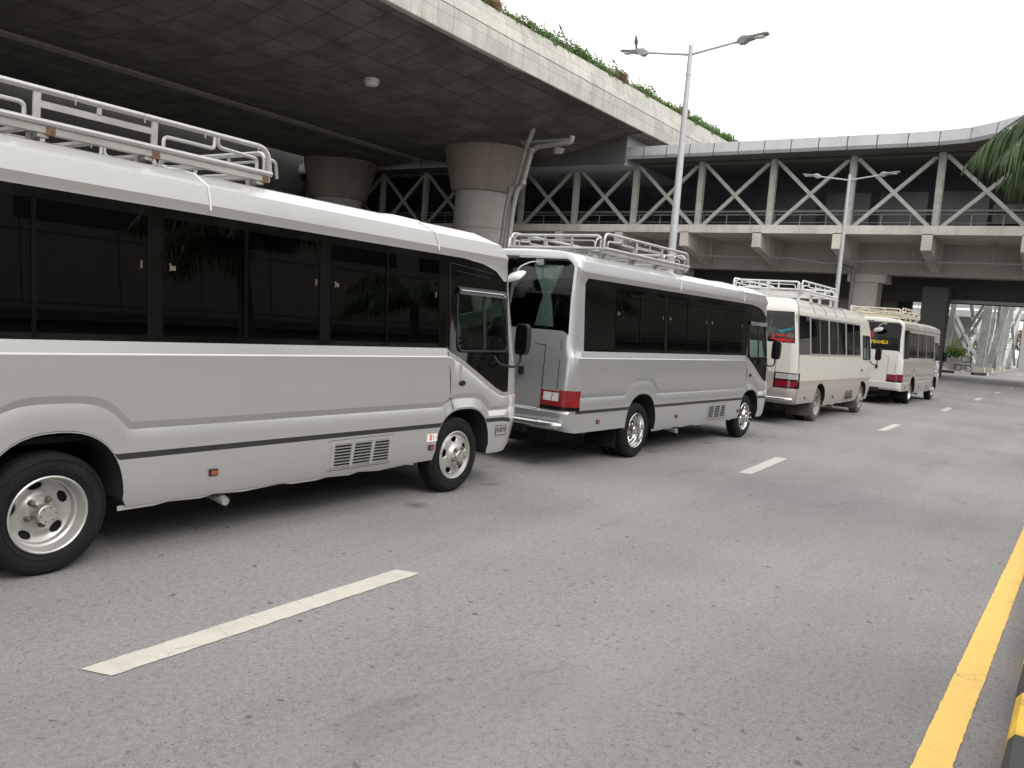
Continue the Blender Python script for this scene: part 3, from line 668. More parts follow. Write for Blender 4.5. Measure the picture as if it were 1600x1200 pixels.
OLD = dict(
    wheels=(.385, .0), archs=[(.0, .44, .40, .45, 2.3), (3.93, .42, .39, .44, 2.4)],
    Xf=[(.36, 4.95), (.5, 5.06), (.8, 5.08), (1.45, 5.0), (1.9, 4.9), (2.2, 4.78), (2.36, 4.66), (2.46, 4.48), (2.55, 4.15), (2.63, 3.5), (2.68, 2.5)],
    Xr=[(.40, -1.72), (.50, -1.86), (.70, -1.90), (.78, -1.88), (1.0, -1.86), (1.66, -1.83), (2.2, -1.76), (2.36, -1.72), (2.47, -1.64), (2.56, -1.48), (2.63, -1.15), (2.68, -.6)],
    ins=[(.36, .06), (.50, .01), (.74, 0), (.77, .0), (.79, .012), (1.4, .02), (1.47, .03), (2.25, .12), (2.32, .135), (2.36, .14), (2.47, .19), (2.56, .29), (2.63, .48), (2.68, .8)],
    crease=[0] * 20,
    frontb=[(.4, .26), (1.3, .3), (2.4, .4)], rearb=[(.5, .22), (1.6, .22), (2.4, .32)],
    zr=[.44, .50, .66, .70, .76, .80, .94, 1.08, 1.30, 1.50, 1.69, 2.0, 2.33, 2.345, 2.36, 2.40, 2.48, 2.56, 2.63, 2.68],
    zf=[.36, .42, .60, .66, .75, .80, .93, .98, 1.02, 1.08, 1.18, 1.9, 2.12, 2.2, 2.27, 2.33, 2.44, 2.54, 2.62, 2.68],
    panes=[(-.92, -.22), (-.21, .48), (.55, 1.27), (1.28, 2.0), (2.07, 2.77), (2.78, 3.48)], quarter=(-1.72, -.98), drv=(3.72, 4.50), drvz=(1.40, 1.99),
    zroof=[2.33, 2.37, 2.46, 2.55, 2.63, 2.68])

def arch_z(st, X):
    z = interp([(-.45, .45), (-.40, .365)] if X < 1 else [(4.38, .365), (4.45, .345)], X)
    for c, a, zc, b, n in st['archs']:
        t = abs(X - c) / a
        if t < 1: z = max(z, zc + b * (1 - t ** n) ** (1 / n))
    return z
def side_levels(st, X):
    new = st is NEW
    zb = arch_z(st, X)
    low = interp([(-.45, .52), (-.38, .455), (4.35, .455), (4.45, .42)], X)
    if new:
        fb = interp([(3.7, 0), (4.4, 1)], X)
        def bump(top, base, k=2.8):
            z = base
            for c in (0.0, 3.985):
                dx = abs(X - c) / (1 if c == 0 else .97); zz = top - (0 if c == 0 else .11) - k * dx ** 3.5
                z = max(z, zz)
            return z
        cr1 = bump(1.106, lerp(.922, .845, fb)); cr2 = bump(1.055, lerp(.870, .80, fb)); cr3 = bump(.944, lerp(.785, .745, fb))
        waist = interp([(3.66, 1.435), (3.70, 1.40), (3.858, 1.338), (4.135, 1.205), (4.48, 1.034), (4.62, .985)], X) if X > 3.66 else 1.435
        w0 = min(1.350, waist - .055); w1 = min(1.361, waist - .044)
        top = interp([(3.9, 2.312), (4.24, 2.285), (4.456, 2.235), (4.6, 2.14)], X)
        # glass corners are rounded towards the quarter window's rear edge
        top -= max(0, .07 * ((-1.49 - X) / .07)) if X < -1.49 else 0
        dtop = min(2.25, top - .02); dm = min(1.99, top - .05)
        pb = interp([(3.66, 1.475), (3.72, 1.415)], X)
        L = [zb, low, .681, .722, cr3, cr2, cr1, max(w0, cr1 + .01), max(w1, cr1 + .02), max(waist, cr1 + .03), pb, dm, dtop, top] + [max(z, top + .012 * (i + 1)) for i, z in enumerate(st['zroof'])]
    else:
        pb = interp([(3.55, 1.475), (3.62, 1.40)], X)
        top = interp([(3.55, 2.285), (3.66, 2.16), (4.2, 2.12), (4.5, 2.05)], X)
        L = [zb, low, .66, .70, .765, .79, .925, .99, 1.10, pb - .015, pb, min(1.99, top - .04), top - .02, top] + [max(z, top + .02 * (i + 1)) for i, z in enumerate(st['zroof'])]
    for j in range(1, 20): L[j] = max(L[j], zb + .004 * j, L[j - 1] + .0015)
    return L

def build_bus(name, st, loc, rz, cfg):
    new = st is NEW
    root = empty(name, loc, rz, label=cfg['label'], cat=cfg.get('cat', 'minibus'), group=cfg.get('group'))
    # local frame of everything: y_local = +Y inward (left of the bus), so the right side is y = 0
    def surf(reg, t, z, cj=0.0):
        xf, xr, ins = interp(st['Xf'], z), interp(st['Xr'], z), interp(st['ins'], z) + cj
        fb, rb = min(interp(st['frontb'], z), (HW - ins) * .7), min(interp(st['rearb'], z), (HW - ins) * .7)
        xb = min(4.60, xf - .22); xa = max(-1.62, xr + .14)
        if reg == 'side':
            X = t
            if X > 3.0: X = 3.0 + (X - 3.0) * (xb - 3.0) / 1.6
            if X < 0: X = X * xa / -1.62
            return Vector((X, ins, z))
        yc = HW - ins
        if reg == 'fc':
            a = t * math.pi / 2; n = 2 / 2.5
            return Vector((xb + (xf - .09 - xb) * math.sin(a) ** n, ins + fb * (1 - math.cos(a) ** n), z))
        if reg == 'front':
            y = lerp(ins + fb, HW, t); q = (HW - y) / max(.01, HW - ins - fb)
            return Vector((xf - .09 * q * q, y, z))
        if reg == 'rc':
            a = t * math.pi / 2; n = 2 / 2.6
            return Vector((xa - (xa - xr - .03) * math.cos(a) ** n, ins + rb * (1 - math.sin(a) ** n), z))
        if reg == 'rear':
            y = lerp(HW, ins + rb, t); q = (HW - y) / max(.01, HW - ins - rb)
            return Vector((xr + .03 * q * q, y, z))
    xs = set()
    x = -1.62
    while x < 4.6: xs.add(round(x, 4)); x += .11
    xs.add(4.6)
    for a, b in st['panes'] + [st['quarter'], st['drv']]: xs.add(a); xs.add(b)
    for c, a, zc, b, n in st['archs']:
        for q in (0, .18, .34, .48, .6, .71, .8, .87, .92, .96, .985, .997, .9999, 1.0001, 1.08):
            for s_ in (-1, 1): xs.add(round(c + s_ * q * a, 5))
    xs = sorted(xs); fx = []
    for x in xs:
        if not fx or x - fx[-1] > .0004: fx.append(x)
    for v_ in ((3.662,), (3.7,), (4.48,), (-1.49,), (-1.5,), (-1.53,)): fx.append(v_[0])
    fx = sorted(fx)
    stn = [('rear', i / 7) for i in range(8)] + [('rc', t) for t in (.12, .26, .42, .58, .74, .88)] + [('side', x) for x in fx] + \
          [('fc', t) for t in (.12, .26, .42, .58, .74, .88)] + [('front', i / 6) for i in range(7)]
    P = []
    for reg, t in stn:
        if reg == 'side': L = side_levels(st, t)
        elif reg == 'rear': L = st['zr']
        elif reg == 'front': L = st['zf']
        elif reg == 'rc': a = side_levels(st, -1.62); L = [lerp(u, v_, 1 - (t if new else max(0, (t - .5) / .5))) for u, v_ in zip(a, st['zr'])]
        else: a = side_levels(st, 4.6); L = [lerp(u, v_, t) for u, v_ in zip(a, st['zf'])]
        k = 1 if reg == 'side' else 0
        cw = {'side': 1, 'rc': t if reg == 'rc' else 0, 'fc': 1 - t if reg == 'fc' else 0}.get(reg, 0)
        if reg == 'side' and new: cw *= 1
        P.append([surf(reg, t, L[j], st['crease'][j] * cw) for j in range(20)])
    parts = {}
    def part_of(i, j):
        (ra, ta), (rb_, tb) = stn[i], stn[i + 1]
        reg = ra if ra == rb_ else (ra if ra in ('rc', 'fc') else rb_)
        t = (ta + tb) / 2 if ra == rb_ else (tb if reg == rb_ else ta)
        if reg == 'side' or (ra == 'rc' and rb_ == 'side') or (ra == 'side' and rb_ == 'fc'):
            X = t if reg == 'side' else (-1.62 if ra == 'rc' else 4.61)
            if new and j == 2: return 'side_stripe' if X < 4.6 else 'side_stripe'
            if 9 <= j <= 12 and X > st['quarter'][0]:
                if X < st['quarter'][1] and (new or j in (10, 11)): return 'quarter_window'
                for k, (a, b) in enumerate(st['panes']):
                    if a < X < b and j in (10, 11): return 'pane%d' % k
                if st['drv'][0] < X < st['drv'][1] and j == 10: return 'driver_window'
                if new: return 'window_band'
                return 'window_band' if X < 3.50 and j < 13 else 'body'
            if not new: return 'lower_body' if j < 6 else 'body'
            return 'body' if not cfg.get('side_paint') else ('side_panel' if j < 16 else 'body')
        if reg == 'fc':
            if new and 9 <= j <= 12 and t < .15: return 'window_band'
            if j in (10, 11) and t > .6: return 'windscreen'
        if reg == 'front' and 10 <= j <= 11: return 'windscreen'
        if reg == 'front' and j in (9, 12) and new: return 'window_band'
        if new and reg == 'rear' and j in (10, 11): return 'rear_window'
        if new and reg == 'rc' and j in (10, 11) and t < .25: return 'rear_window'
        pass
        if not new and j in (10, 11) and (reg == 'rear' or (reg == 'rc' and t < .5)): return 'rear_window'
        if new and (reg == 'rear' or (reg == 'rc' and t < .25)) and j == 12: return 'window_band'
        if not new: return 'lower_body' if j < (7 if reg == 'rear' else 6) else 'body'
        if new and reg == 'fc' and j == 2: return 'side_stripe' if t < .3 else 'body'
        return 'body'
    def addq(nm, vs):
        parts.setdefault(nm, MB()).add(vs, [tuple(range(len(vs)))])
    mir = lambda v_: Vector((v_[0], 2 * HW - v_[1], v_[2]))
    for i in range(len(stn) - 1):
        for j in range(19):
            q = [P[i][j], P[i + 1][j], P[i + 1][j + 1], P[i][j + 1]]
            nm = part_of(i, j)
            if nm.startswith('pane') or nm == 'quarter_window' or nm == 'driver_window': nl = nm + '#L'
            else: nl = nm
            addq(nm, q); addq(nl, [mir(v_) for v_ in reversed(q)])
        a, b = P[i][19], P[i + 1][19]; addq('body', [a, b, mir(b), mir(a)])
        # wheel-well and sill returns, and floor
        a, b = P[i][0], P[i + 1][0]
        if stn[i][0] == 'side' and stn[i + 1][0] == 'side':
            a2 = Vector((a.x, .60, a.z)); b2 = Vector((b.x, .60, b.z))
            q = [a, a2, b2, b]; addq('underbody', q); addq('underbody', [mir(v_) for v_ in reversed(q)])
            f0 = Vector((a.x, .60, .36 if -.4 < a.x else .45)); f1 = Vector((b.x, .60, .36 if -.4 < b.x else .45))
            if a.z > .46 or b.z > .46: addq('underbody', [a2, f0, f1, b2]); addq('underbody', [mir(v_) for v_ in reversed([a2, f0, f1, b2])])
    ub = parts['underbody']
    ub.box((-1.72, .10, .50), (-.5, 2 * HW - .10, .56)); ub.box((-.5, .58, .40), (4.85, 2 * HW - .58, .50))
    ub.box((.5, .08, .42), (3.5, 2 * HW - .08, .50)); ub.box((4.45, .12, .42), (4.9, 2 * HW - .12, .5))
    ub.box((-1.5, .95, .22), (4.6, 1.13, .42)); ub.box((-.06, .35, .3), (.06, 1.73, .42)); ub.box((.8, .45, .25), (1.7, .8, .42)); ub.box((3.2, .8, .2), (4.4, 1.3, .42))
    ub.box((-1.5, .5, .26), (-.7, .95, .5))
    mats = cfg['mats']
    panes = []
    for nm, mb in parts.items():
        clean = nm.split('#')[0]; side = '#L' in nm
        mat = mats.get(clean if not clean.startswith('pane') else 'pane')
        pname = 'side_window' if clean.startswith('pane') else clean
        o = mb.build(pname, mat, root, smooth=True, split=24 if new else 40)
        if clean.startswith('pane') and not side: panes.append((int(clean[4:]), o))
    panes.sort(key=lambda a: a[0])
    def pt(X, z, off=0.0):
        p = surf('side', X, z); p.y -= off; return p
    # rubber gaskets, window latches
    for k, (a, b) in enumerate(st['panes']):
        o = dict(panes)[k]; g = MB(); z0, z1 = (1.475, 2.25) if new else (1.475, 2.265)
        wd = .012 if new else .03
        loop = [(a, z0), (b, z0), (b, z1), (a, z1)]
        for (x0, q0), (x1, q1) in zip(loop, loop[1:] + loop[:1]):
            if not new and k % 2 == 0 and x0 == x1 == b: g.beam(pt(x0, q0, .001), pt(x1, q1, .001), .02, .008, (0, 1, 0)); continue
            if not new and k % 2 == 1 and x0 == x1 == a: continue
            if new and x0 == x1 and ((k % 2 == 0 and x0 == b) or (k % 2 == 1 and x0 == a)):
                g.beam(pt(x0, q0, .002), pt(x1, q1, .002), .018 if k % 2 else .01, .008, (0, 1, 0)); continue
            g.beam(pt(x0, q0, .001), pt(x1, q1, .001), .005 if new else .045, .006, (0, 1, 0))
        g.build('window_frame', M['blackgloss'] if new else M['railsteel'], o)
        if new and cfg.get('latch', True):
            l = MB(); xx = b - .05 if k % 2 else a + .04; zz = 1.93
            l.box(pt(xx, zz - .025, .008), pt(xx + .010, zz + .025, -.004))
            if k % 2 == 0: l.box(pt(xx, zz - .02, .008), pt(xx + .045, zz + .01, -.004))
            l.build('window_latch', M['lug'], o)
    # driver window frame and mullion
    dw = [c for c in root.children if c.name.startswith('driver_window')][0]
    a, b = st['drv']; z0, z1 = st['drvz']
    fr = MB()
    corner = [(a - .01, z0 - .005), (b + .015, z0 - .005), (b + .02, z0 + .28), (b - .10, z1 + .01), (a - .01, z1 + .01)]
    pts = arc_path([pt((corner[0][0] + corner[-1][0]) / 2, (z0 + z1) / 2, .004)] + [pt(x, z, .004) for x, z in corner[0:5]] + [pt(a - .01, (z0 + z1) / 2, .004)], .07)
    fr.tube(pts, .013, 6, caps=False)
    xm = (a + b) / 2 + .02; fr.beam(pt(xm, z0, .003), pt(xm, z1, .003), .04, .014, (0, 1, 0))
    # blank panel closing the sloping front corner
    fr.add([pt(b - .12, z1 + .005, .003), pt(b + .03, z1 + .005, .003), pt(b + .03, z0 + .26, .003)], [(0, 1, 2)])
    fr.build('window_frame', M['blackmatt'], dw)
    vis = MB()
    if new:
        rows = []
        for X in [a - .02 + i * (b - a - .02) / 8 for i in range(9)]:
            rows.append([pt(X, z1 + .045, .0), pt(X, z1 + .03, .03), pt(X, z1 - .03, .045)])
        vs = [p for r_ in rows for p in r_]; fs = [(i * 3 + j, i * 3 + j + 1, (i + 1) * 3 + j + 1, (i + 1) * 3 + j) for i in range(8) for j in range(2)]
        vis.add(vs, fs); vis.build('window_visor', M['blackgloss'], dw, smooth=True)
        vb = MB(); vb.tube([pt(a, z1 + .008, .044), pt(b - .12, z1 + .008, .044), pt(b - .06, z1 - .02, .044)], .006, 6); vb.build('visor_trim', M['chrome'], dw)
    # ---- door seam, handle
    seam = MB()
    sl = [(3.672, 1.40), (3.715, 1.15), (3.728, .964), (3.80, .84)] if new else [(3.60, 2.12), (3.60, 1.2), (3.62, .9), (3.64, .8)]
    for p, q in zip(sl, sl[1:]): seam.beam(pt(p[0], p[1], .0005), pt(q[0], q[1], .0005), .007, .004, (0, 1, 0))
    if new:
        seam.beam(pt(3.70, 2.25, .001), pt(3.70, 1.42, .001), .008, .005, (0, 1, 0)); seam.beam(pt(3.70, 2.25, .001), pt(4.40, 2.20, .001), .008, .005, (0, 1, 0))
        seam.beam(pt(3.80, 2.18, .001), pt(4.35, 2.15, .001), .006, .004, (0, 1, 0)); 
    seam.build('door_seam', M['blackmatt'], root)
    hd = MB(); hx, hz = (3.90, 1.10) if new else (3.70, 1.12)
    pr = [(math.cos(a_) * .055, math.sin(a_) * .028) for a_ in [i * math.pi / 8 for i in range(16)]]
    vs = [pt(hx + x, hz + z, .004) for x, z in pr] + [pt(hx + x * .7, hz + z * .55, .018) for x, z in pr]
    hd.add(vs, [(i, (i + 1) % 16, 16 + (i + 1) % 16, 16 + i) for i in range(16)] + [tuple(range(16, 32))]); hd.build('door_handle', M['blackmatt'], root, smooth=True)
    kh = MB(); kh.lathe([(.001, -.004), (.012, -.004), (.012, .01)], (hx + .035, .0, hz), n=12); kh.build('lock', M['chrome'], root) if new else None
    # ---- wheels
    def wheel(X, Y, rear, flip=False, inner=False):
        wroot = MB(); s_ = -1 if flip else 1
        rub = M['rubber'] if new else M['rubberdusty']
        # profile: (radius, depth from outer sidewall plane, inward positive)
        tp = [(.236, .022), (.250, .010), (.262, .004), (.290, -.002), (.322, .000), (.345, .008), (.362, .022), (.371, .034), (.375, .045), (.3755, .075), (.368, .078), (.368, .084), (.3755, .087),
              (.376, .105), (.368, .108), (.368, .114), (.376, .117), (.3755, .14), (.372, .165), (.36, .185), (.32, .205), (.25, .20), (.236, .19)]
        wroot.lathe([(r, h * s_) for r, h in tp], (0, 0, 0), n=56)
        for rr in (.272, .336): wroot.lathe([(rr, -.002 * s_), (rr + .002, -.005 * s_), (rr + .004, -.0015 * s_)], n=56)
        ty = wroot.build('tyre', rub, root, smooth=True, split=30); ty.location = (X, Y, TR)
        if new and not flip and rear and not inner and cfg.get('tyretext'):
            for ci, ch in enumerate("0810"):
                an = R(62 - ci * 8.5); rr_ = .318
                mtx = Matrix.Translation((math.cos(an) * rr_, -.003, math.sin(an) * rr_)) @ Matrix.Rotation(-(an - math.pi / 2), 4, 'Y') @ Matrix.Rotation(math.pi / 2, 4, 'X')
                text_mesh('tyre_lettering', ch, .036, M['stripe'], ty, mtx, .002)
        rim = MB()
        mat = mats['rim']
        rimname = rim
        if rear: prof = [(.228, .040), (.236, .022), (.240, .006), (.232, .001), (.224, .008), (.219, .03), (.212, .045), (.208, .075), (.196, .085), (.192, .12)]
        else: prof = [(.228, .040), (.236, .022), (.240, .006), (.232, .001), (.224, .006), (.220, .02), (.214, .028), (.205, .03)]
        rim.lathe([(r, h * s_) for r, h in prof], n=48)
        # disc with five real hand holes
        r1 = prof[-1][0]; h1 = prof[-1][1]
        if rear: dp = [(.09, .118), (.105, .135), (.135, .142), (.165, .136), (r1, h1)]
        else: dp = [(.085, -.035), (.10, -.030), (.118, .000), (.16, .012), (.19, .018), (r1, h1)]
        hfun = lambda r: interp(dp, r) * s_
        r0 = .095; rc = .160 if rear else .163; er, ea = (.023, .040) if rear else (.027, .040)
        if cfg.get('chromewheels') and not rear: rc = .165
        for sct in range(5):
            t0 = R(72 * sct + 26); H = 7; bd = []
            # boundary of the sector rectangle (radial, angular), walked once, corners included
            ra_, rb2_, ta = r0 - rc, r1 - rc, R(36)
            for k_ in range(H): bd.append((rb2_, lerp(-ta, ta, k_ / H)))
            for k_ in range(H): bd.append((lerp(rb2_, ra_, k_ / H), ta))
            for k_ in range(H): bd.append((ra_, lerp(ta, -ta, k_ / H)))
            for k_ in range(H): bd.append((lerp(ra_, rb2_, k_ / H), -ta))
            N_ = len(bd); rings = []
            for q in (0, .1, .35, .7, 1):
                row = []
                for bx, by in bd:
                    an = math.atan2(by * rc * .8, bx); ex, ey = er * math.cos(an), ea / rc * math.sin(an)
                    X_ = rc + lerp(ex, bx, q); T_ = t0 + lerp(ey, by, q)
                    hh = hfun(X_) + (.008 * s_ if q == 0 else 0)
                    row.append((X_ * math.cos(T_), hh, X_ * math.sin(T_)))
                rings.append(row)
            o_ = len(rim.v); rim.v += [v_ for row in rings for v_ in row]
            for a_ in range(4):
                for k_ in range(N_): rim.f.append((o_ + a_ * N_ + k_, o_ + a_ * N_ + (k_ + 1) % N_, o_ + (a_ + 1) * N_ + (k_ + 1) % N_, o_ + (a_ + 1) * N_ + k_)); rim.mi.append(0)
        rim.lathe([(r1 * .999, h1 * s_ + .003 * s_), (r1 * .96, h1 * s_ + .004 * s_)], n=48)
        cor = [(.115, hfun(.115) / s_)] + [(r, h) for r, h in dp[:2]][::-1] + [(.06, dp[0][1] - .004), (.058, dp[0][1] - .01)]
        rim.lathe([(.1, hfun(.1)), (.085, (dp[0][1] - .002) * s_), (.06, (dp[0][1] - .004) * s_), (.02, (dp[0][1] - .004) * s_)], n=40)
        rm = rim.build('rim', mat, root, smooth=True, split=32); rm.location = (X, Y, TR)
        blk = MB(); blk.lathe([(.225, .10 * s_ if not rear else .165 * s_), (.001, .10 * s_ if not rear else .165 * s_)], n=24); blk.build('brake_backing', M['under'], rm)
        # hub
        hb = MB(); hz_ = dp[0][1]
        tip = hz_ - (.105 if rear else .030)
        hb.lathe([(.063, (hz_) * s_), (.060, (tip + .006) * s_), (.055, tip * s_), (.001, tip * s_)], n=32)
        hb.build('hub_cap', mats['hub'], rm, smooth=True)
        bl = MB()
        for k_ in range(6):
            an = R(60 * k_ + 10); o_ = (.045 * math.cos(an), 0, .045 * math.sin(an)); bl.lathe([(.006, (tip + .001) * s_), (.006, (tip - .003) * s_), (.001, (tip - .003) * s_)], o_, n=8)
        build_split(bl, 'hub_bolt', M['lug'], rm)
        rl = .083 if rear else .082
        for k_ in range(5):
            an = R(72 * k_ + 60)
            lg = MB(); o_ = (rl * math.cos(an), 0, rl * math.sin(an)); hs_ = hz_ - .003; ln = .022 if not (cfg.get('chromewheels') and not rear) else .05
            if rear: ln = .028
            lg.lathe([(.020, (hs_ + .004) * s_), (.019, (hs_ - .003) * s_), (.0155, (hs_ - .005) * s_), (.0145, (hs_ - ln) * s_), (.009, (hs_ - ln - .006) * s_), (.001, (hs_ - ln - .006) * s_)], o_, n=10)
            lg.build('lug_nut', mats['lug'], rm, smooth=True, split=30)
        return ty
    for X, rear in ((0, True), (WB, False)):
        ins_ = .055 if rear else .045
        if new or True:
            wheel(X, ins_, rear); wheel(X, 2 * HW - ins_, rear, True)
        if rear:
            for yy in (ins_ + .235, 2 * HW - ins_ - .435):
                tt = MB(); tt.lathe([(.2, 0), (.30, -.002), (.36, .02), (.375, .05), (.375, .15), (.36, .18), (.30, .2), (.2, .2)], n=40); ti = tt.build('tyre', M['rubber'], root, smooth=True); ti.location = (X, yy, TR)
    # ---- marker lamps, vent grille, stickers
    mkc = cfg.get('marker', M['amber'])
    for X, z in ((1.098, .525), (-1.15, .565)) + (((3.49, .495),) if new else ()):
        mk = MB(); mk.box(pt(X - .035, z - .024, .012), pt(X + .035, z + .024, -.002)); o = mk.build('marker_lamp', M['blackmatt'], root)
        mk = MB(); mk.box(pt(X - .027, z - .017, .018), pt(X + .027, z + .017, .008)); mk.build('lens', mkc, o)
    gv = MB(); gx0, gx1, gz0, gz1 = (2.215, 2.93, .425, .64)
    bk = MB(); bk.box((gx0 + .03, -.0022, gz0 + .012), (gx1 - .03, .02, gz1 - .012))
    gsl = MB()
    for k in range(8):
        z = lerp(gz0 + .018, gz1 - .018, k / 7)
        gsl.beam(pt(gx0 + .01, z, .010), pt(gx1 - .01, z, .010), .0065, .014, (0, 1, 0))
    for x in (gx0 + .225, gx1 - .25): gsl.beam(pt(x, gz0, .009), pt(x + .02, gz1, .009), .035, .016, (0, 1, 0))
    for x in (gx0 + .015, gx1 - .015):
        gsl.beam(pt(x, gz0 + .01, .007), pt(x, gz1 - .01, .007), .035, .014, (0, 1, 0))
    for k in range(4):
        for x, z in ((gx0 + .03, gz0 + .02), (gx1 - .03, gz0 + .02), (gx0 + .03, gz1 - .02), (gx1 - .03, gz1 - .02)): pass
    go = gsl.build('vent_grille', mats['side'], root); bk.build('vent_recess', M['under'], go)
    if new:
        rim_ = MB(); lp = arc_path([pt(gx0 + .1, gz1 + .02, 0), pt(gx1 + .03, gz1 + .02, 0), pt(gx1 + .03, gz0 - .02, 0), pt(gx0 - .03, gz0 - .02, 0), pt(gx0 - .03, gz1 + .02, 0), pt(gx0 + .11, gz1 + .02, 0)], .03)
        rim_.tube(lp, .0022, 5); rim_.build('grille_seam', M['blackmatt'], go)
    if cfg.get('stickers'):
        s1 = MB(); s1.box(pt(3.425, .552, .004), pt(3.57, .624, -.002)); s1o = s1.build('sticker', M['sticker_w'], root); tag(s1o, 'small white sticker with an orange S mark and black dot')
        mt = lambda X, z, o=.0045: Matrix.Translation(pt(X, z, o)) @ Matrix.Rotation(math.pi / 2, 4, 'X')
        text_mesh('printed_letter', 'S', .07, M['sticker_o'], s1o, mt(3.475, .588), .0006, bold=.004)
        text_mesh('printed_letter', 'I', .05, M['sticker_o'], s1o, mt(3.515, .588), .0006, bold=.003)
        dt = MB(); dt.lathe([(.001, -.0055), (.006, -.0055), (.006, .0)], (3.555, 0, .588), n=10); dt.build('printed_dot', M['ink'], s1o)
        s2 = MB(); s2.box(pt(4.53, .537, .004), pt(4.715, .633, -.002)); s2o = s2.build('sticker', mats['side'], root); tag(s2o, 'small framed sticker with three black characters')
        b2 = MB()
        for p, q in (((4.53, .537), (4.715, .537)), ((4.715, .537), (4.715, .633)), ((4.715, .633), (4.53, .633)), ((4.53, .633), (4.53, .537))): b2.beam(pt(p[0], p[1], .005), pt(q[0], q[1], .005), .006, .002, (0, 1, 0))
        b2.build('printed_border', M['ink'], s2o)
        text_mesh('printed_characters', '自家用', .058, M['ink'], s2o, mt(4.622, .585), .0006, bold=.0012)
    # bare sill flange under the body between the wheels
    fl = MB(); prof_ = []; px = .42; k = 0
    zlow = (.340, .340, .352, .340, .356, .340, .345, .356)
    while px < 3.50: prof_.append((px, zlow[k % 8])); px += .10 if k % 2 else .26; k += 1
    vs = []
    for X, z in prof_: vs += [(X, .040, .372), (X, .040, z), (X, .046, z), (X, .046, .372)]
    fl.add(vs, [(4 * i + j, 4 * i + (j + 1) % 4, 4 * i + 4 + (j + 1) % 4, 4 * i + 4 + j) for i in range(len(prof_) - 1) for j in range(4)])
    fl.build('sill_flange', mats['side'], root)
    ex = MB(); ex.tube(arc_path([(1.20, .5, .33), (1.24, .22, .32), (1.24, .03, .29)], .08), .036, 14, caps=False); ex.tube([(1.24, .1, .30), (1.24, .035, .291)], .030, 14, caps=True)
    exo = ex.build('exhaust_pipe', M['rimsilver'] if new else M['lug'], root, smooth=True)
    # ---- mirrors
    def mirror(side):
        f = (lambda v_: v_) if side == 0 else mir
        arm = MB(); arm.tube([f(Vector(p)) for p in arc_path([(4.42, .01, 1.36), (4.42, -.06, 1.285), (4.62, -.11, 1.26), (4.71, -.12, 1.30), (4.71, -.12, 1.44)], .05)], .013, 8)
        ao = arm.build('mirror', M['blackmatt'], root, smooth=True)
        hm = MB(); prof = []
        for k_ in range(16):
            an = 2 * math.pi * k_ / 16; cx, sx = math.cos(an), math.sin(an); n_ = 2 / 4.5
            prof.append((.078 * abs(cx) ** n_ * (1 if cx > 0 else -1), .165 * abs(sx) ** n_ * (1 if sx > 0 else -1)))
        rows = [(.86, .0), (1, -.005), (1, -.03), (.9, .06 - .01), (.6, .085), (.2, .095)]
        rows = [(.92, -.035), (1, -.030), (1, .02), (.9, .055), (.6, .08), (.15, .09)]
        vs = [f(Vector((4.71 + dx, -.13 + py * s_, 1.555 + pz * s_))) for s_, dx in rows for py, pz in prof]
        hm.add(vs, [(a_ * 16 + k_, a_ * 16 + (k_ + 1) % 16, (a_ + 1) * 16 + (k_ + 1) % 16, (a_ + 1) * 16 + k_) for a_ in range(5) for k_ in range(16)] + [tuple(range(80, 96))])
        ho = hm.build('mirror_housing', M['blackmatt'], ao, smooth=True)
        gm = MB(); gm.add([f(Vector((4.71 - .036, -.13 + py * .9, 1.555 + pz * .9))) for py, pz in prof], [tuple(range(16))]); gm.build('mirror_glass', mats.get('mirror', M['blackgloss']), ao)
    mirror(0); mirror(1)
    # ---- rear: tail lamps, doors, bumper bar, under mirror
    def patch(nm, pts2, off, mat, par, th=.0):
        """pts2: rows of (reg,t,z)"""
        for f in (0, 1):
            mbp = MB(); vs = []
            for row in pts2:
                for reg, t, z in row:
                    p = surf(reg, t, z); nrm = (surf(reg, t, z) - Vector((p.x + .6 if reg != 'side' else p.x, p.y + (.3 if reg != 'rear' else 0), p.z))).normalized()
                    if reg == 'rear': nrm = Vector((-1, 0, 0))
                    elif reg == 'fc': a_ = t * math.pi / 2; nrm = Vector((math.sin(a_), -math.cos(a_), 0))
                    elif reg == 'rc': a_ = t * math.pi / 2; nrm = Vector((-math.cos(a_), -math.sin(a_), 0))
                    else: nrm = Vector((0, -1, 0))
                    q = p + nrm * off; vs.append(mir(q) if f else q)
            nr, nc = len(pts2), len(pts2[0]); base = len(vs)
            vs2 = []
            for row in pts2:
                for reg, t, z in row: q = surf(reg, t, z) + Vector((.02 if reg != 'fc' else -.02, .02, 0)); vs2.append(mir(q) if f else q)
            fs = [(i * nc + j, i * nc + j + 1, (i + 1) * nc + j + 1, (i + 1) * nc + j) for i in range(nr - 1) for j in range(nc - 1)]
            edge = [i for i in range(nc)] + [i * nc + nc - 1 for i in range(1, nr)] + [(nr - 1) * nc + j for j in range(nc - 2, -1, -1)] + [i * nc for i in range(nr - 2, 0, -1)]
            fs += [(edge[k_], edge[(k_ + 1) % len(edge)], base + edge[(k_ + 1) % len(edge)], base + edge[k_]) for k_ in range(len(edge))]
            mbp.add(vs + vs2, fs)
            par_ = par[f] if isinstance(par, list) else par
            yield mbp.build(nm, mat, par_, smooth=True, split=40)
    def ty_(Y, z):   # rear parameter for a given Y
        i_, rb_ = interp(st['ins'], z), interp(st['rearb'], z); return ('rear', (HW - Y) / (HW - i_ - rb_))
    def row(z, a, b, n=4):   # from Y=a on the rear round to side X=b
        r_ = [(*ty_(lerp(a, .17 if new else .24, k_ / n), z), z) for k_ in range(n + 1)]
        r_ += [('rc', t, z) for t in (0.02, .25, .5, .75, .99)]
        if b is not None: r_ += [('side', -1.60, z)] if b > -1.62 else []
        return r_
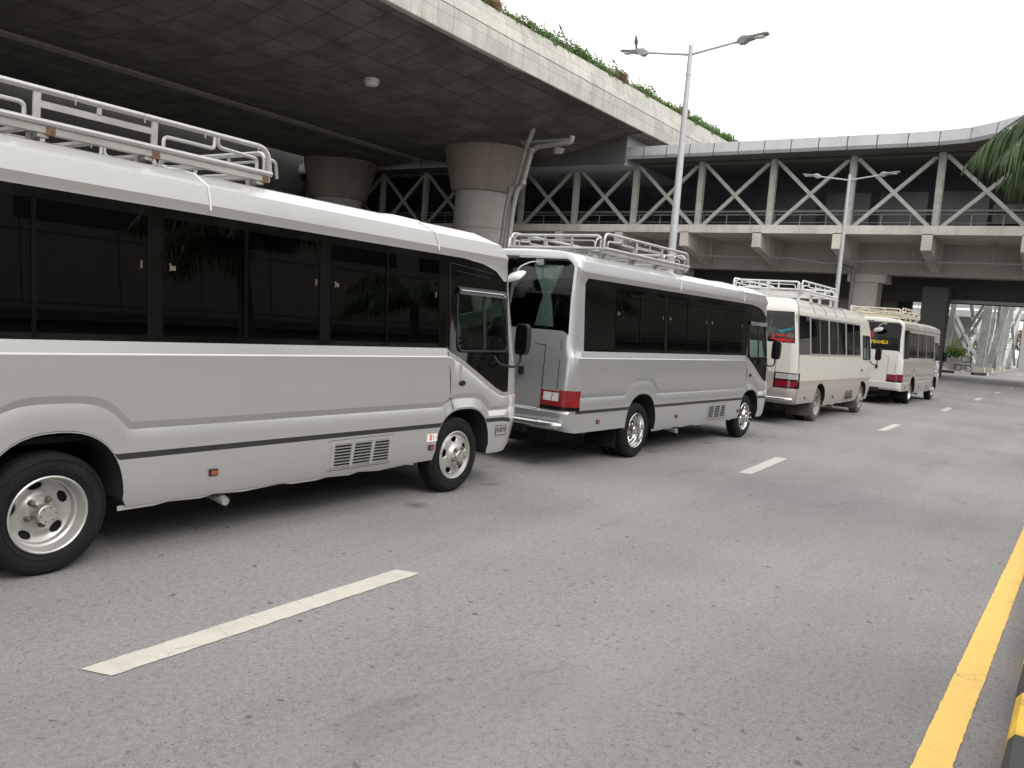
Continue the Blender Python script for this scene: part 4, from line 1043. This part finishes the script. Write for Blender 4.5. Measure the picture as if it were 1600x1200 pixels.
    if new:
        rows = [[(reg, t, z + dz * (1 if reg != 'rear' else max(0, t - .8))) for reg, t, z in row(z, .405, None)] for z, dz in ((.725, .0), (.78, 0), (.86, .01), (.945, .015))]
        tl = list(patch('tail_lamp', rows, .012, mats['tail'], root))
        list(patch('lamp_base', [row(.722, .40, None), row(.765, .40, None)], .016, M['blackgloss'], tl))
        if cfg.get('clearlens', True):
            for z0_, z1_, y0_, y1_ in ((.825, .925, .255, .37), (.825, .925, .14 + .02, .245)):
                list(patch('clear_section', [[(*ty_(lerp(y1_, y0_, k_ / 3), z), z) for k_ in range(4)] for z in (z0_, z1_)], .0165, M['clear'], tl))
            list(patch('lamp_edge', [row(.925, .395, None), row(.942, .395, None)], .0155, M['red'], tl))
    else:
        hs_ = list(patch('tail_lamp', [row(z, .455, None) for z in (.775, .93, 1.085)], .010, M['blackgloss'], root))
        list(patch('red_section', [[(reg, t, z) for reg, t, z in row(z, .43, None)[:9]] for z in (.795, .925)], .016, M['darkred'], hs_))
        list(patch('grey_section', [[(reg, t, z) for reg, t, z in row(z, .43, None)[:9]] for z in (.955, 1.065)], .016, M['greylens'], hs_))
    list(patch('headlight', [[('fc', t, z) for t in (.22, .4, .6, .8, .99)] for z in (.70, .80, .90, .95)], .008, M['clear'], root))
    xr = lambda Y, z, o=.002: surf(*ty_(Y, z), z) + Vector((-o, 0, 0))
    ds = MB()
    def sl_(pts3):
        for (y0, z0_), (y1, z1_) in zip(pts3, pts3[1:]): ds.beam(xr(y0, z0_), xr(y1, z1_), .007, .004, (1, 0, 0))
    if new:
        sl_([(.412, .735), (.412, 1.0), (.412, 1.25), (.412, 1.48), (1.30, 1.48), (1.30, 1.0), (1.30, .735)]); sl_([(.412, .735), (.46, .70), (1.25, .70), (1.30, .735)])
        sl_([(.20, .96), (.20, 1.2), (.20, 1.55)])
    else: sl_([(.46, .78), (.46, 1.1), (.46, 1.5)]); sl_([(.46, .78), (.50, .705), (1.5, .705)])
    ds.build('door_seam', M['blackmatt'], root)
    hb = MB(); hb.box(xr(.69, 1.10, .03), xr(.76, 1.19, -.01)); hb.build('door_handle', M['blackmatt'], root)
    if cfg.get('bumper', True):
        bb = MB(); zb = .545; bx = surf('rear', .3, .56).x - .05
        bb.tube([(bx, .30, zb), (bx - .01, HW, zb), (bx, 2 * HW - .30, zb)], .040, 14)
        for f in (lambda v_: v_, mir):
            bb.tube([f(Vector(p)) for p in ((bx, .34, zb), (bx, .30, zb))], .052, 14)
            bb.tube([f(Vector(p)) for p in ((bx, .30, zb), (bx + .005, .18, zb), (bx + .03, .09, zb), (bx + .05, .055, zb))], [.045, .046, .044, .03], 14)
        bb.build('bumper_bar', M['chrome'], root, smooth=True, split=50)
    if cfg.get('plate_box', True):
        pb_ = MB(); pb_.box((-1.88, .60, .40), (-1.80, .95, .52)); pb_.build('bumper_bracket', M['under'], root)
    if cfg.get('undermirror'):
        um = MB(); a0 = Vector((-1.79, .62, 2.46)); a1 = Vector((-2.04, .74, 2.38)); a2 = Vector((-2.10, .74, 2.25))
        um.tube(arc_path([a0, a0 + Vector((-.10, .05, .0)), a1, a2], .06), .009, 8); um.box((-1.80, .58, 2.43), (-1.765, .67, 2.50)); uo = um.build('under_mirror', M['railsteel'], root, smooth=True)
        hm = MB(); vs = []; n_ = 20
        for s_, dz in ((.88, -.006), (1, 0), (1, .012), (.8, .035), (.45, .048), (.1, .05)):
            for k_ in range(n_):
                an = 2 * math.pi * k_ / n_; cx, sx = math.cos(an), math.sin(an)
                vs.append(Vector((.10 * s_ * abs(sx) ** .6 * (1 if sx > 0 else -1), .145 * s_ * abs(cx) ** .6 * (1 if cx > 0 else -1), dz)))
        rot = Matrix.Rotation(R(-38), 4, 'Y') @ Matrix.Rotation(R(-14), 4, 'X'); vs = [a2 + (rot @ v_) for v_ in vs]
        hm.add(vs, [(a_ * n_ + k_, a_ * n_ + (k_ + 1) % n_, (a_ + 1) * n_ + (k_ + 1) % n_, (a_ + 1) * n_ + k_) for a_ in range(5) for k_ in range(n_)] + [tuple(range(5 * n_, 6 * n_)), tuple(range(n_ - 1, -1, -1))])
        hm.build('mirror_housing', cfg['undermirror'], uo, smooth=True, split=50)
    if new:
        hl = MB(); hl.box(xr(.95, 2.52, .012), xr(1.35, 2.535, -.01)); hl.build('high_stop_lamp', M['blackgloss'] if not cfg.get('stopdark') else M['blackmatt'], root)
    # ---- curtains in the rear window
    if cfg.get('curtain'):
        for yc in (.52, 1.56):
            mc = MB(); rows_ = []
            for iz in range(15):
                z = lerp(1.70, 2.44, iz / 14); pin = 2.06
                wdt = .055 + (.17 * ((z - pin) / .38) ** 1.0 if z > pin else .085 * ((pin - z) / .36) ** .8)
                if z > pin: wdt = .05 + .17 * ((z - pin) / .38)
                r_ = []
                for k_ in range(45):
                    t = k_ / 44 * 2 - 1
                    y = yc + t * wdt + (.03 if z > pin else 0) * (z - pin) * 3
                    r_.append(Vector((interp(st['Xr'], z) + .07 + .018 * math.sin(k_ * 1.45), y, z)))
                rows_.append(r_)
            vs = [p for r_ in rows_ for p in r_]; mc.add(vs, [(i * 45 + j, i * 45 + j + 1, (i + 1) * 45 + j + 1, (i + 1) * 45 + j) for i in range(14) for j in range(44)])
            mc.open = True; mc.build('curtain', M['curtain'], root, smooth=True, split=180)
    if cfg.get('sidecurtains'):
        for (a, b) in st['panes'] + [st['quarter']]:
            mc = MB(); n_ = 26; cw_ = (b - a) * .55
            vs = []
            for z in (1.47, 2.28):
                for k_ in range(n_): X = a + cw_ * k_ / (n_ - 1); p = surf('side', X, z); vs.append(Vector((p.x, p.y + .05 + .012 * math.sin(k_ * 1.7), z)))
            mc.add(vs, [(j, j + 1, n_ + j + 1, n_ + j) for j in range(n_ - 1)]); mc.open = True; mc.build('curtain', M['curtaindark'], root, smooth=True, split=180)
    # ---- cab interior: seats, wheel, dashboard
    def seat(X, Y):
        s_ = MB(); s_.box((X, Y, .95), (X + .45, Y + .45, 1.10)); s_.box((X - .08, Y + .02, 1.05), (X + .06, Y + .43, 1.62)); s_.box((X - .07, Y + .12, 1.63), (X + .02, Y + .33, 1.80)); s_.build('seat', M['seat'], root)
    seat(3.72, .30)
    for k_ in range(5 if cfg.get('seats') else 0):
        for yy in (.22, 1.40): seat(-.9 + k_ * .95, yy)
    sw = MB(); cen = Vector((4.32, .52, 1.42)); tilt = Matrix.Rotation(R(-28), 3, 'Y')
    sw.tube([cen + tilt @ Vector((.20 * math.cos(R(a_)), .20 * math.sin(R(a_)), 0)) for a_ in range(0, 360, 15)], .014, 8, closed=True)
    for a_ in (90, 210, 330): sw.tube([cen + tilt @ Vector((0, 0, -.03)), cen + tilt @ Vector((.19 * math.cos(R(a_)), .19 * math.sin(R(a_)), 0))], .012, 6)
    sw.tube([cen, cen + tilt @ Vector((0, 0, -.45))], .02, 8); sw.build('steering_wheel', M['blackmatt'], root, smooth=True)
    db = MB(); db.add([(4.45, .15, 1.0), (4.45, 1.93, 1.0), (4.50, 1.93, 1.28), (4.50, .15, 1.28), (4.85, .2, 1.22), (4.85, 1.88, 1.22), (4.9, .2, .9), (4.9, 1.88, .9)],
                      [(0, 1, 2, 3), (3, 2, 5, 4), (4, 5, 7, 6)]); dbo = db.build('dashboard', M['seat'], root)
    db = MB(); db.box((3.70, 1.30, 1.46), (4.75, 1.36, 1.62)); db.build('bright_band_panel', M['windowbright'], dbo)  # pale panel added to imitate the bright band in the driver window
    fl2 = MB(); fl2.box((-1.6, .14, .80), (4.45, 1.94, .84)); fl2.build('cabin_floor', M['under'], root)
    if new and cfg.get('partition', True):
        pt_ = MB(); pt_.box((3.60, .12, .84), (3.63, 1.96, 2.45)); pt_.build('cab_partition', M['interior'], root)
    # ---- roof seams
    if cfg.get('roofseams', True) and new:
        rs = MB()
        for X in (.98, 3.45):
            ptsr = [surf('side', X + dx, z) + Vector((0, -.002, .003)) for z, dx in ((2.34, .05), (2.40, .045), (2.50, .03), (2.585, 0), (2.625, -.01), (2.645, -.01))]
            rs.tube(ptsr + [surf("side", X - .01, 2.645) * .5 + Vector((surf("side", X - .01, 2.645).x * .5, HW * .5, 1.328)), Vector((surf("side", X - .01, 2.645).x, HW, 2.655))], .008, 6)
        build_split(rs, 'roof_seam', M['sticker_w'], root)
    if not new:
        lr = MB()
        for X in (-.60, .28, 1.16, 2.02):
            lr.tube([surf('side', X, z) + Vector((0, -.012, .012)) for z in (2.34, 2.38, 2.45, 2.52, 2.575)], .007, 6)
        for f in (0,): lr.tube([surf('side', X, 2.55) + Vector((0, -.01, .03)) for X in (-.62, .3, 1.2, 2.2)], .012, 6)
        build_split(lr, 'roof_strap', M['railsteel'], root)
        mf = MB(); 
        for X in (-.50, 3.42): 
            mf.box((X, .06, .14), (X + .012, .56, .50)); mf.box((X, 2 * HW - .56, .14), (X + .012, 2 * HW - .06, .5))
        build_split(mf, 'mud_flap', M['rubberdusty'], root)
    else:
        mf = MB(); mf.box((-.52, .08, .17), (-.51, .55, .50)); mf.box((-.52, 2 * HW - .55, .17), (-.51, 2 * HW - .08, .50)); build_split(mf, 'mud_flap', M['rubber'], root)
    # ---- roof rack
    rk = cfg['rack']; mr = rk['mat']; x0, x1 = rk['x']; yi = rk['y']; zt, zb = 2.905 + rk.get('dz', 0), 2.715 + rk.get('dz', 0); yo = 2 * HW - yi
    rt = MB(); tr = .0195
    rr = rt.build('roof_rack', mr, root) if False else None
    main = MB()
    for yy in (yi, yo):
        main.tube(arc_path([(x0, yy, zb), (x0, yy, zt), (x1, yy, zt), (x1 + .03, yy, zb)], .11, 6), tr, 8)
        main.tube([(x0 - .03, yy - (.02 if yy == yi else -.02), zb), (x1 + .03, yy - (.02 if yy == yi else -.02), zb)], tr, 8)
    for xx in (x0, x1 + .02):
        main.tube(arc_path([(xx, yi + .05, zb), (xx, yi + .05, zt - .03), (xx, yo - .05, zt - .03), (xx, yo - .05, zb)], .09, 6), tr, 8)
        main.tube([(xx, yi, zb), (xx, yo, zb)], tr, 8)
    rr = main.build('roof_rack', mr, root, smooth=True, split=50)
    det = MB(); hk = MB(); pl_ = MB()
    xm_ = (x0 + x1) / 2 + rk.get('shift', .0); hw_ = .38
    for yy, sg in ((yi, -1), (yo, 1)):
        for xx in (xm_ - hw_, xm_ + hw_): pl_.box((xx - .022, yy - .006, zb), (xx + .022, yy + .006, zt - .01))
        pl_.box((xm_ - hw_, yy - .005, zb + .085), (xm_ + hw_, yy + .005, zb + .125)); pl_.box((xm_ - .014, yy - .005, zb + .12), (xm_ + .014, yy + .005, zt))
        for s_ in (-1, 1):
            e = x1 if s_ > 0 else x0
            X = lambda d_: xm_ + s_ * (hw_ + d_)
            L_ = abs(e - X(0)) 
            det.tube(arc_path([(X(.07), yy, zb), (X(.07), yy, zb + .09), (X(L_ * .50), yy, zb + .09), (X(L_ * .50), yy, zt)], .035, 5), .0135, 7)
            det.tube(arc_path([(X(L_ * .53), yy, zt), (X(L_ * .53), yy, zb + .11), (X(L_ * .90), yy, zb + .095), (X(L_ * .90), yy, zb)], .04, 5), .0135, 7)
        for xx in [x0 + .2 + k_ * (x1 - x0 - .3) / 5 for k_ in range(6)]: hk.tube([(xx, yy - .018, zt - .045), (xx, yy - .018, zt + .015), (xx + .012, yy, zt + .018)], .004, 5)
    for xx in (x0, x1 + .02):
        det.tube(arc_path([(xx, yi + .14, zb), (xx, yi + .14, zb + .10), (xx, yo - .14, zb + .10), (xx, yo - .14, zb)], .05, 5), .010, 7)
        for yy in (lerp(yi, yo, .33), lerp(yi, yo, .62)): pl_.box((xx - .005, yy - .018, zb), (xx + .005, yy + .018, zt - .03))
        for f in (lambda v_: v_, mir):
            sx = 1 if xx > 0 else -1
            det.tube([f(Vector(p)) for p in arc_path([(xx + .01 * sx, yi + .04, zt - .07), (xx + .10 * sx, yi + .05, zt - .07), (xx + .13 * sx, yi + .06, zb - .01)], .06, 5)], .012, 7)
    build_split(det, 'rack_scroll_tube', mr, rr, True, 50); build_split(hk, 'tie_hook', mr, rr)
    build_split(pl_, 'rack_plate', rk.get('plate', mr), rr)
    if rk.get('emblem'):
        em = MB(); em.lathe([(.001, -.02), (.055, -.02), (.055, .0), (.001, .0)], (x0 - .002, lerp(yi, yo, .48), zb + .12), axis='x', n=4); em.build('rack_emblem', mr, rr)
    ch = MB(); zc_ = zb - .012
    for yy in (yi - .02, yo - .04): ch.box((x0, yy, zc_ - .05), (x1 + .02, yy + .06, zc_ - .004))
    for k_ in range(7): xx = lerp(x0 + .05, x1 - .05, k_ / 6); ch.box((xx - .03, yi, zc_ - .035), (xx + .03, yo, zc_ - .015))
    ch.build('rack_floor', rk.get('plate', mr), rr)
    ft = MB(); fc_ = []
    for xx in (x0 + .12, xm_ - hw_ + .05, xm_ + hw_ - .02, x1 - .05):
        for yy in (yi + .0, yo - .08):
            ft.box((xx - .045, yy - .01, zc_ - .075), (xx + .02, yy + .06, zc_ - .05)); ft.box((xx - .06, yy + .05, 2.58), (xx + .0, yy + .10, zc_ - .05))
            fc_.append((xx, yy))
    build_split(ft, 'rack_foot', rk.get('plate', mr), rr)
    if rk.get('rust'):
        for xx, yy in fc_:
            if yy > HW: continue
            rb2 = MB(); rb2.box((xx, yy - .024, zc_ - .058), (xx + .055, yy + .0, zc_ - .012)); rb2.build('rusty_bracket', M['rust'], rr)
    return root, surf, xr

# ------------------------------------------------ the four buses
silver = dict(body=M['silver'], side=M['silver'], side_stripe=M['stripe'], window_band=M['blackgloss'], quarter_window=M['blackgloss'], pane=M['glassdark'],
              driver_window=M['glassdrv'], windscreen=M['glassdrv'], rear_window=M['glassrear'], underbody=M['under'], rim=M['rimsilver'], hub=M['hub'], lug=M['lug'], tail=M['red'])
GROUP = 'minibuses parked nose to tail along the left kerb'
build_bus('minibus', NEW, (2.5696, 4.9573, 0), 0,
          dict(label='nearest silver minibus with rust-marked alloy roof rack, cut off by the left edge', mats=silver, group=GROUP, stickers=True, curtain=True, tyretext=True,
               rack=dict(mat=M['rack'], plate=M['rackplate'], x=(-.93, 1.66), y=.30, rust=True, shift=-.02), undermirror=M['white']))
s2 = dict(silver); s2.update(body=M['silverblue'], side=M['silverblue'], rim=M['chrome'], hub=M['chrome'], lug=M['chrome'])
build_bus('minibus', NEW, (10.3186, 4.8234, 0), R(-2.204),
          dict(label='second silver minibus with chrome wheels and a tied curtain in its rear window', mats=s2, group=GROUP, stickers=False, curtain=True, chromewheels=True,
               rack=dict(mat=M['rack'], plate=M['rackplate'], x=(-.86, 1.62), y=.30, dz=.02), undermirror=M['white']))
s3 = dict(body=M['cream'], lower_body=M['mushroom'], side=M['mushroom'], window_band=M['railsteel'], quarter_window=M['glassmid'], pane=M['glassmid'], driver_window=M['glassdrv'], windscreen=M['glassdrv'],
          rear_window=M['glassbeige'], underbody=M['under'], rim=M['rimdusty'], hub=M['rimdusty'], lug=M['lug'], side_stripe=M['stripe'])
r3, f3, x3 = build_bus('minibus', OLD, (19.02, 4.656, 0), R(-1.06),
          dict(label='older cream and brown minibus with white roof rack and cyan and red rear window writing', mats=s3, group=GROUP, sidecurtains=True, seats=True,
               rack=dict(mat=M['rackwhite'], plate=M['rackwhite'], x=(-1.15, 1.55), y=.30, dz=.10, emblem=True), partition=False))
s4 = dict(body=M['white'], side_panel=M['beigesilver'], side=M['white'], window_band=M['blackgloss'], quarter_window=M['glassbeige'], pane=M['glassbeige'], driver_window=M['glassdrv'], windscreen=M['glassdrv'],
          rear_window=M['glassmid'], underbody=M['under'], rim=M['chrome'], hub=M['chrome'], lug=M['chrome'], side_stripe=M['beigesilver'], tail=M['darkred'])
s4['window_band'] = M['beigesilver']; s4['side_stripe'] = M['white']
r4, f4, x4 = build_bus('minibus', NEW, (29.056, 4.338, 0), R(-1.47),
          dict(label='farthest minibus, white with beige sides and yellow TRAVELS lettering on its rear window', mats=s4, group=GROUP, side_paint=True, seats=True, partition=False,
               rack=dict(mat=M['rackcream'], plate=M['rackcream'], x=(-1.30, 1.45), y=.28, dz=.06), undermirror=M['greylens'], bumper=False, clearlens=False, stopdark=True))
# writing on the rear windows
def rear_text(root, xr, Y, z, body, size, mat, rot=0, **k):
    rw = [c for c in root.children if c.name.startswith('rear_window')][0]
    p = xr(Y, z, .006)
    mtx = Matrix.Translation(p) @ Matrix(((0, 0, -1, 0), (-1, 0, 0, 0), (0, 1, 0, 0), (0, 0, 0, 1))) @ Matrix.Rotation(R(rot), 4, 'Z') @ Matrix.Translation((0, 0, 0))
    return text_mesh('window_lettering', body, size, mat, rw, mtx, .001, **k)
rear_text(r3, x3, .405, 1.935, "Muhammad", .082, M['cyan'], 16, shear=.3, bold=.002)
rear_text(r3, x3, .40, 1.835, "KARWAN", .058, M['redtxt'], 0, bold=.003)
rear_text(r3, x3, .585, 1.80, "2", .15, M['redtxt'], 0, bold=.006)
rear_text(r3, x3, .415, 1.735, "TRANSPORT", .088, M['redtxt'], 0, bold=.006)
rear_text(r4, x4, .745, 1.89, "TRAVELS", .128, M['yeltxt'], 0, shear=.15, bold=.004)
rw = [c for c in r4.children if c.name.startswith('rear_window')][0]
dk = MB(); p = x4(1.01, 2.10, .004)
dk.lathe([(.001, -.002), (.10, -.002), (.10, .002)], (p.x, p.y, p.z), axis='x', n=24); dk.build('red_disc', M['redtxt'], rw)
rear_text(r4, x4, 1.02, 2.10, "79", .14, M['ink'], 0, bold=.006).location.x -= .006

# ================================================================== street furniture, plants, birds
def street_lamp(x, y, label, rot=0):
    e = empty('street_lamp', (x, y, 0), 0, label=label, cat='street lamp', group='double-armed street lamps behind the buses')
    e.rotation_euler = (0, 0, R(rot))
    t = MB(); t.tube([(0, 0, .14), (0, 0, 4.9), (0, 0, 9.0), (0, 0, 9.35)], [.115, .10, .062, .06], 16); t.tube([(0, 0, 8.55), (0, 0, 8.6)], [.075, .075], 12); t.build('pole', M['lamp'], e, smooth=True, split=50)
    t = MB(); t.box((-.2, -.2, .14), (.2, .2, .19)); t.build('base_plate', M['lamp'], e)
    for s_ in (-1, 1):
        a = MB(); a.tube([(0, 0, 9.1), (0, s_ * 1.15, 9.25 + .02), (0, s_ * 1.30, 9.29)], [.035, .03, .045], 8); ao = a.build('arm', M['lamp'], e, smooth=True)
        h = MB(); secs = [(1.27, .05, .045), (1.36, .10, .10), (1.46, .13, .105), (1.56, .15, .05), (1.70, .15, .035), (2.02, .13, .028), (2.08, .10, .02)]
        vs = []
        for d_, w_, hh in secs:
            zc = 9.30 + (d_ - 1.27) * .14
            vs += [(-w_, s_ * d_, zc + hh * .4), (-w_ * .7, s_ * d_, zc + hh), (w_ * .7, s_ * d_, zc + hh), (w_, s_ * d_, zc + hh * .4), (w_ * .8, s_ * d_, zc - hh), (-w_ * .8, s_ * d_, zc - hh)]
        n = len(secs); h.add(vs, [(i * 6 + j, i * 6 + (j + 1) % 6, (i + 1) * 6 + (j + 1) % 6, (i + 1) * 6 + j) for i in range(n - 1) for j in range(6)] + [tuple(range(6)), tuple((n - 1) * 6 + j for j in range(6))])
        ho = h.build('lamp_head', M['lamphead'], e, smooth=True, split=30)
        l = MB(); zc = 9.30 + .5 * .14; l.box((-.10, s_ * 1.62, zc - .045), (.10, s_ * 1.98, zc - .02)); l.build('lens', M['lens'], ho)
    return e
street_lamp(21.3, 9.5, 'nearer double-armed street lamp with a pigeon on its left head')
street_lamp(40.0, 9.55, 'farther double-armed street lamp standing in front of the bridge trusses')

def bird(x, y, z, label, rz=0, s=1.0):
    e = MB(); prof = [(.001, -.17), (.02, -.15), (.055, -.08), (.07, 0), (.062, .06), (.035, .11), (.034, .13), (.04, .155), (.03, .185), (.01, .20), (.001, .225)]
    vs = []; n = 14; ax = Vector((.75, 0, .66)).normalized(); up = Vector((-.66, 0, .75))
    for r_, h in prof:
        c = ax * h + (Vector((0, 0, .03)) if h > .1 else Vector((0, 0, 0)))
        for j in range(n): a = 2 * math.pi * j / n; vs.append(c + Vector((0, 1, 0)) * math.cos(a) * r_ + up * math.sin(a) * r_)
    e.add(vs, [(i * n + j, i * n + (j + 1) % n, (i + 1) * n + (j + 1) % n, (i + 1) * n + j) for i in range(len(prof) - 1) for j in range(n)])
    e.add([(-.09, -.03, -.09), (-.09, .03, -.09), (-.24, .04, -.16), (-.24, -.04, -.16), (-.09, -.03, -.11), (-.09, .03, -.11), (-.24, .04, -.175), (-.24, -.04, -.175)], [(0, 1, 2, 3), (7, 6, 5, 4), (0, 4, 5, 1), (1, 5, 6, 2), (2, 6, 7, 3), (3, 7, 4, 0)])
    for s_ in (-1, 1): e.tube([(.0, s_ * .025, -.05), (.01, s_ * .025, -.15)], .006, 5)
    o = e.build('pigeon', M['bird'], None, smooth=True, split=50); o.location = (x, y, z); o.rotation_euler = (0, 0, rz); o.scale = (s, s, s)
    return tag(o, label, 'bird', 'pigeons perched in view')
bird(21.3, 11.15, 9.62, 'dark pigeon perched on the left head of the nearer street lamp', R(200), .8)
bird(42.3, DY + .55, 18.72, 'pigeon perched above the parapet shrubs, nearer the top of the frame', R(170), 1.0)
bird(49.0, DY + .55, 18.75, 'small pigeon standing on the parapet shrubs to the left of the nearer street lamp', R(150), 1.0)

# palms in the verge beside the camera (one hangs into the frame, the others show in the bus windows)
def palm(x, y, h, label, seed, special=None, n=13, lf=1.0):
    random.seed(seed)
    e = empty('palm_tree', (x, y, .16), label=label, cat='palm tree', group='palms in the verge opposite the buses')
    t = MB(); pts = [(0, 0, -.05)]; rr = [.16]
    for i in range(1, 13): pts.append((.02 * i * math.sin(seed), .02 * i * math.cos(seed), h * i / 12)); rr.append(.15 - .05 * i / 12 + (.012 if i % 2 else 0))
    t.tube(pts, rr, 12); t.build('trunk', M['trunk'], e, smooth=True)
    top = Vector(pts[-1])
    fr_ = [(2 * math.pi * i / n + random.uniform(-.2, .2), random.uniform(.35, 1.15), random.uniform(2.0, 2.6)) for i in range(n)]
    if special: fr_ += special
    for az, el, ln in fr_:
        mb = MB(); dirh = Vector((math.cos(az), math.sin(az), 0)); p = top.copy(); ang = el; path = [p.copy()]; N = 26
        for i in range(N):
            d_ = dirh * math.cos(ang) + Vector((0, 0, math.sin(ang))); p = p + d_ * ln / N; path.append(p.copy()); ang -= (el + .95) / N * (1.25 if i > 8 else .75)
        mb.tube(path, [.022 * (1 - i / (N + 4)) for i in range(N + 1)], 5)
        side_ = dirh.cross(Vector((0, 0, 1)))
        for i in range(3, N + 1):
            for q_ in range(3):
                tt = min(i + q_ / 3, N) ; i0 = int(min(tt, N - 1)); c = path[i0].lerp(path[i0 + 1], tt - i0) if tt < N else path[N]
                u = tt / N; L_ = lf * (.55 * math.sin(math.pi * min(1, .12 + u * .92)) ** .6 + .06) * random.uniform(.85, 1.1)
                tan = (path[min(i0 + 1, N)] - path[i0]).normalized()
                for s_ in (-1, 1):
                    dr = (side_ * s_ * random.uniform(.45, .75) + tan * random.uniform(.35, .65) + Vector((0, 0, random.uniform(-.45, -.05)))).normalized()
                    w_ = .017 * (1 + (lf - 1) * .4); a = c; b = c + dr * L_ * .40; b.z -= .02; c2 = c + dr * L_ * .68; c2.z -= L_ * .30; e2 = c + dr * L_ * .80; e2.z -= L_ * .72
                    wv = tan * w_
                    mb.add([a - wv * .5, a + wv * .5, b + wv, b - wv, c2 + wv * .8, c2 - wv * .8, e2], [(0, 1, 2, 3), (3, 2, 4, 5), (5, 4, 6)])
        mb.open = True; mb.build('frond', M['palm'], e)
    return e
palm(9.0, -1.3, 3.35, 'nearest palm, its drooping frond tips hanging in at the right edge', 5, special=[(R(104), .70, 2.68), (R(114), .62, 2.52), (R(94), .60, 2.3), (R(108), .5, 2.2)], n=11, lf=1.0)
palm(3.4, -3.4, 2.9, 'short palm in the verge just outside the right of the frame', 8)
palm(0.6, -3.8, 3.3, 'palm beside the photographer', 11); palm(15.5, -3.6, 3.0, 'palm farther along the verge beyond the frame', 14); palm(22, -3.8, 3.4, 'far palm in the verge outside the frame', 17)

# potted plants, handcart and greenery on the island
def potted(x, y, label, s=1.0):
    e = empty('potted_plant', (x, y, .18), label=label, cat='potted plant', group='potted plants on the traffic island'); e.scale = (s, s, s)
    t = MB(); t.lathe([(.001, 0), (.50, 0), (.62, .9), (.70, .92), (.70, 1.0), (.58, 1.0), (.55, .85), (.001, .85)], axis='z', n=24); t.build('pot', M['pot'], e, smooth=True, split=40)
    f = MB(); 
    for q in range(12): an = q * .9; leaf_clump(f, (.55 * math.cos(an), .55 * math.sin(an), 1.35 + .5 * random.random()), (.4, .4, .4), 55, .13)
    f.open = True; f.build('foliage', M['hedge'], e)
    f = MB(); f.tube([(0, 0, .8), (.05, 0, 1.6)], .04, 6); f.build('stem', M['bark'], e)
potted(81.5, 9.0, 'pale pot with a leafy green plant beside the handcart on the island'); potted(87.5, 8.9, 'potted plant at the back of the island behind the X bracing', 1.1); potted(92, 9.6, 'leafy potted plant farthest back on the island', 1.3)
hc = empty('handcart', (79.7, 8.1, .18), R(20), label='white handcart with a black frame and wheel on the traffic island', cat='handcart')
t = MB(); t.box((-.3, -.4, .75), (.3, .35, 1.25)); t.build('box', M['whitesteel'], hc); t = MB()
for a, b in (((-.3, -.4, .5), (-.3, .8, .5)), ((.3, -.4, .5), (.3, .8, .5)), ((-.31, -.4, .75), (-.31, .35, .75)), ((-.31, .35, .75), (-.31, .35, 1.25)), ((-.31, -.4, 1.25), (-.31, .35, 1.25)), ((-.31, -.4, .3), (-.31, -.4, 1.25))): t.tube([a, b], .03, 6)
t.build('frame', M['blackmatt'], hc)
for yy in (-.25, .55):
    t = MB(); t.tube([(-.36, yy + .26 * math.cos(R(a)), .27 + .26 * math.sin(R(a))) for a in range(0, 360, 20)], .035, 6, closed=True); t.tube([(-.36, yy, .27), (.36, yy, .27)], .02, 6); t.build('wheel', M['blackmatt'], hc)
def tree(x, y, h, r_, mat, label, seed):
    random.seed(seed); e = empty('tree', (x, y, 0), label=label, cat='tree', group='trees beyond the raised walkway')
    t = MB(); t.tube([(0, 0, 0), (.1, 0, h * .5), (.2, .1, h * .8)], [.22, .15, .06], 8)
    for k_ in range(5): a = k_ * 1.3; t.tube([(.1, 0, h * .45), (r_ * .6 * math.cos(a), r_ * .6 * math.sin(a), h * .75)], [.09, .03], 6)
    t.build('trunk', M['bark'], e, smooth=True); f = MB()
    for q in range(28):
        a = random.uniform(0, 6.3); rr = r_ * random.uniform(.1, .9); leaf_clump(f, (rr * math.cos(a), rr * math.sin(a), h * random.uniform(.55, 1.0)), (r_ * .3, r_ * .3, r_ * .25), 60, .16)
    f.open = True; f.build('crown', M[mat], e)
tree(135, 13, 6.5, 3.2, 'hedge', 'green tree behind the raised walkway, left of the steel tower', 21); tree(142, 7.5, 5.5, 3, 'hedgered', 'copper-leaved tree behind the walkway between the tower legs', 22); tree(150, 3, 6.5, 3.6, 'hedge', 'distant green tree at the right of the underpass opening', 23)
tree(72, 40, 9, 5, 'hedge', 'tree hidden behind the bridge', 24)
ob = MB(); ob.lathe([(.001, 0), (.42, 0), (.45, .05), (.38, .1), (.36, 1.15), (.30, 1.2), (.001, 1.2)], axis='z', n=18); o = ob.build('barrel', M['orange'], None, smooth=True, split=40); o.location = (112, 8.3, 2.0 - .2)
ob = MB(); ob.box((-.8, -.8, 0), (.8, .8, 1.62)); q = ob.build('plinth', M['farwall']); q.location = (112, 8.3, .18); tag(q, 'pale block carrying the orange barrel far beyond the tower', 'plinth')
tag(o, 'orange barrel far beyond the heavy tower leg', 'barrel')
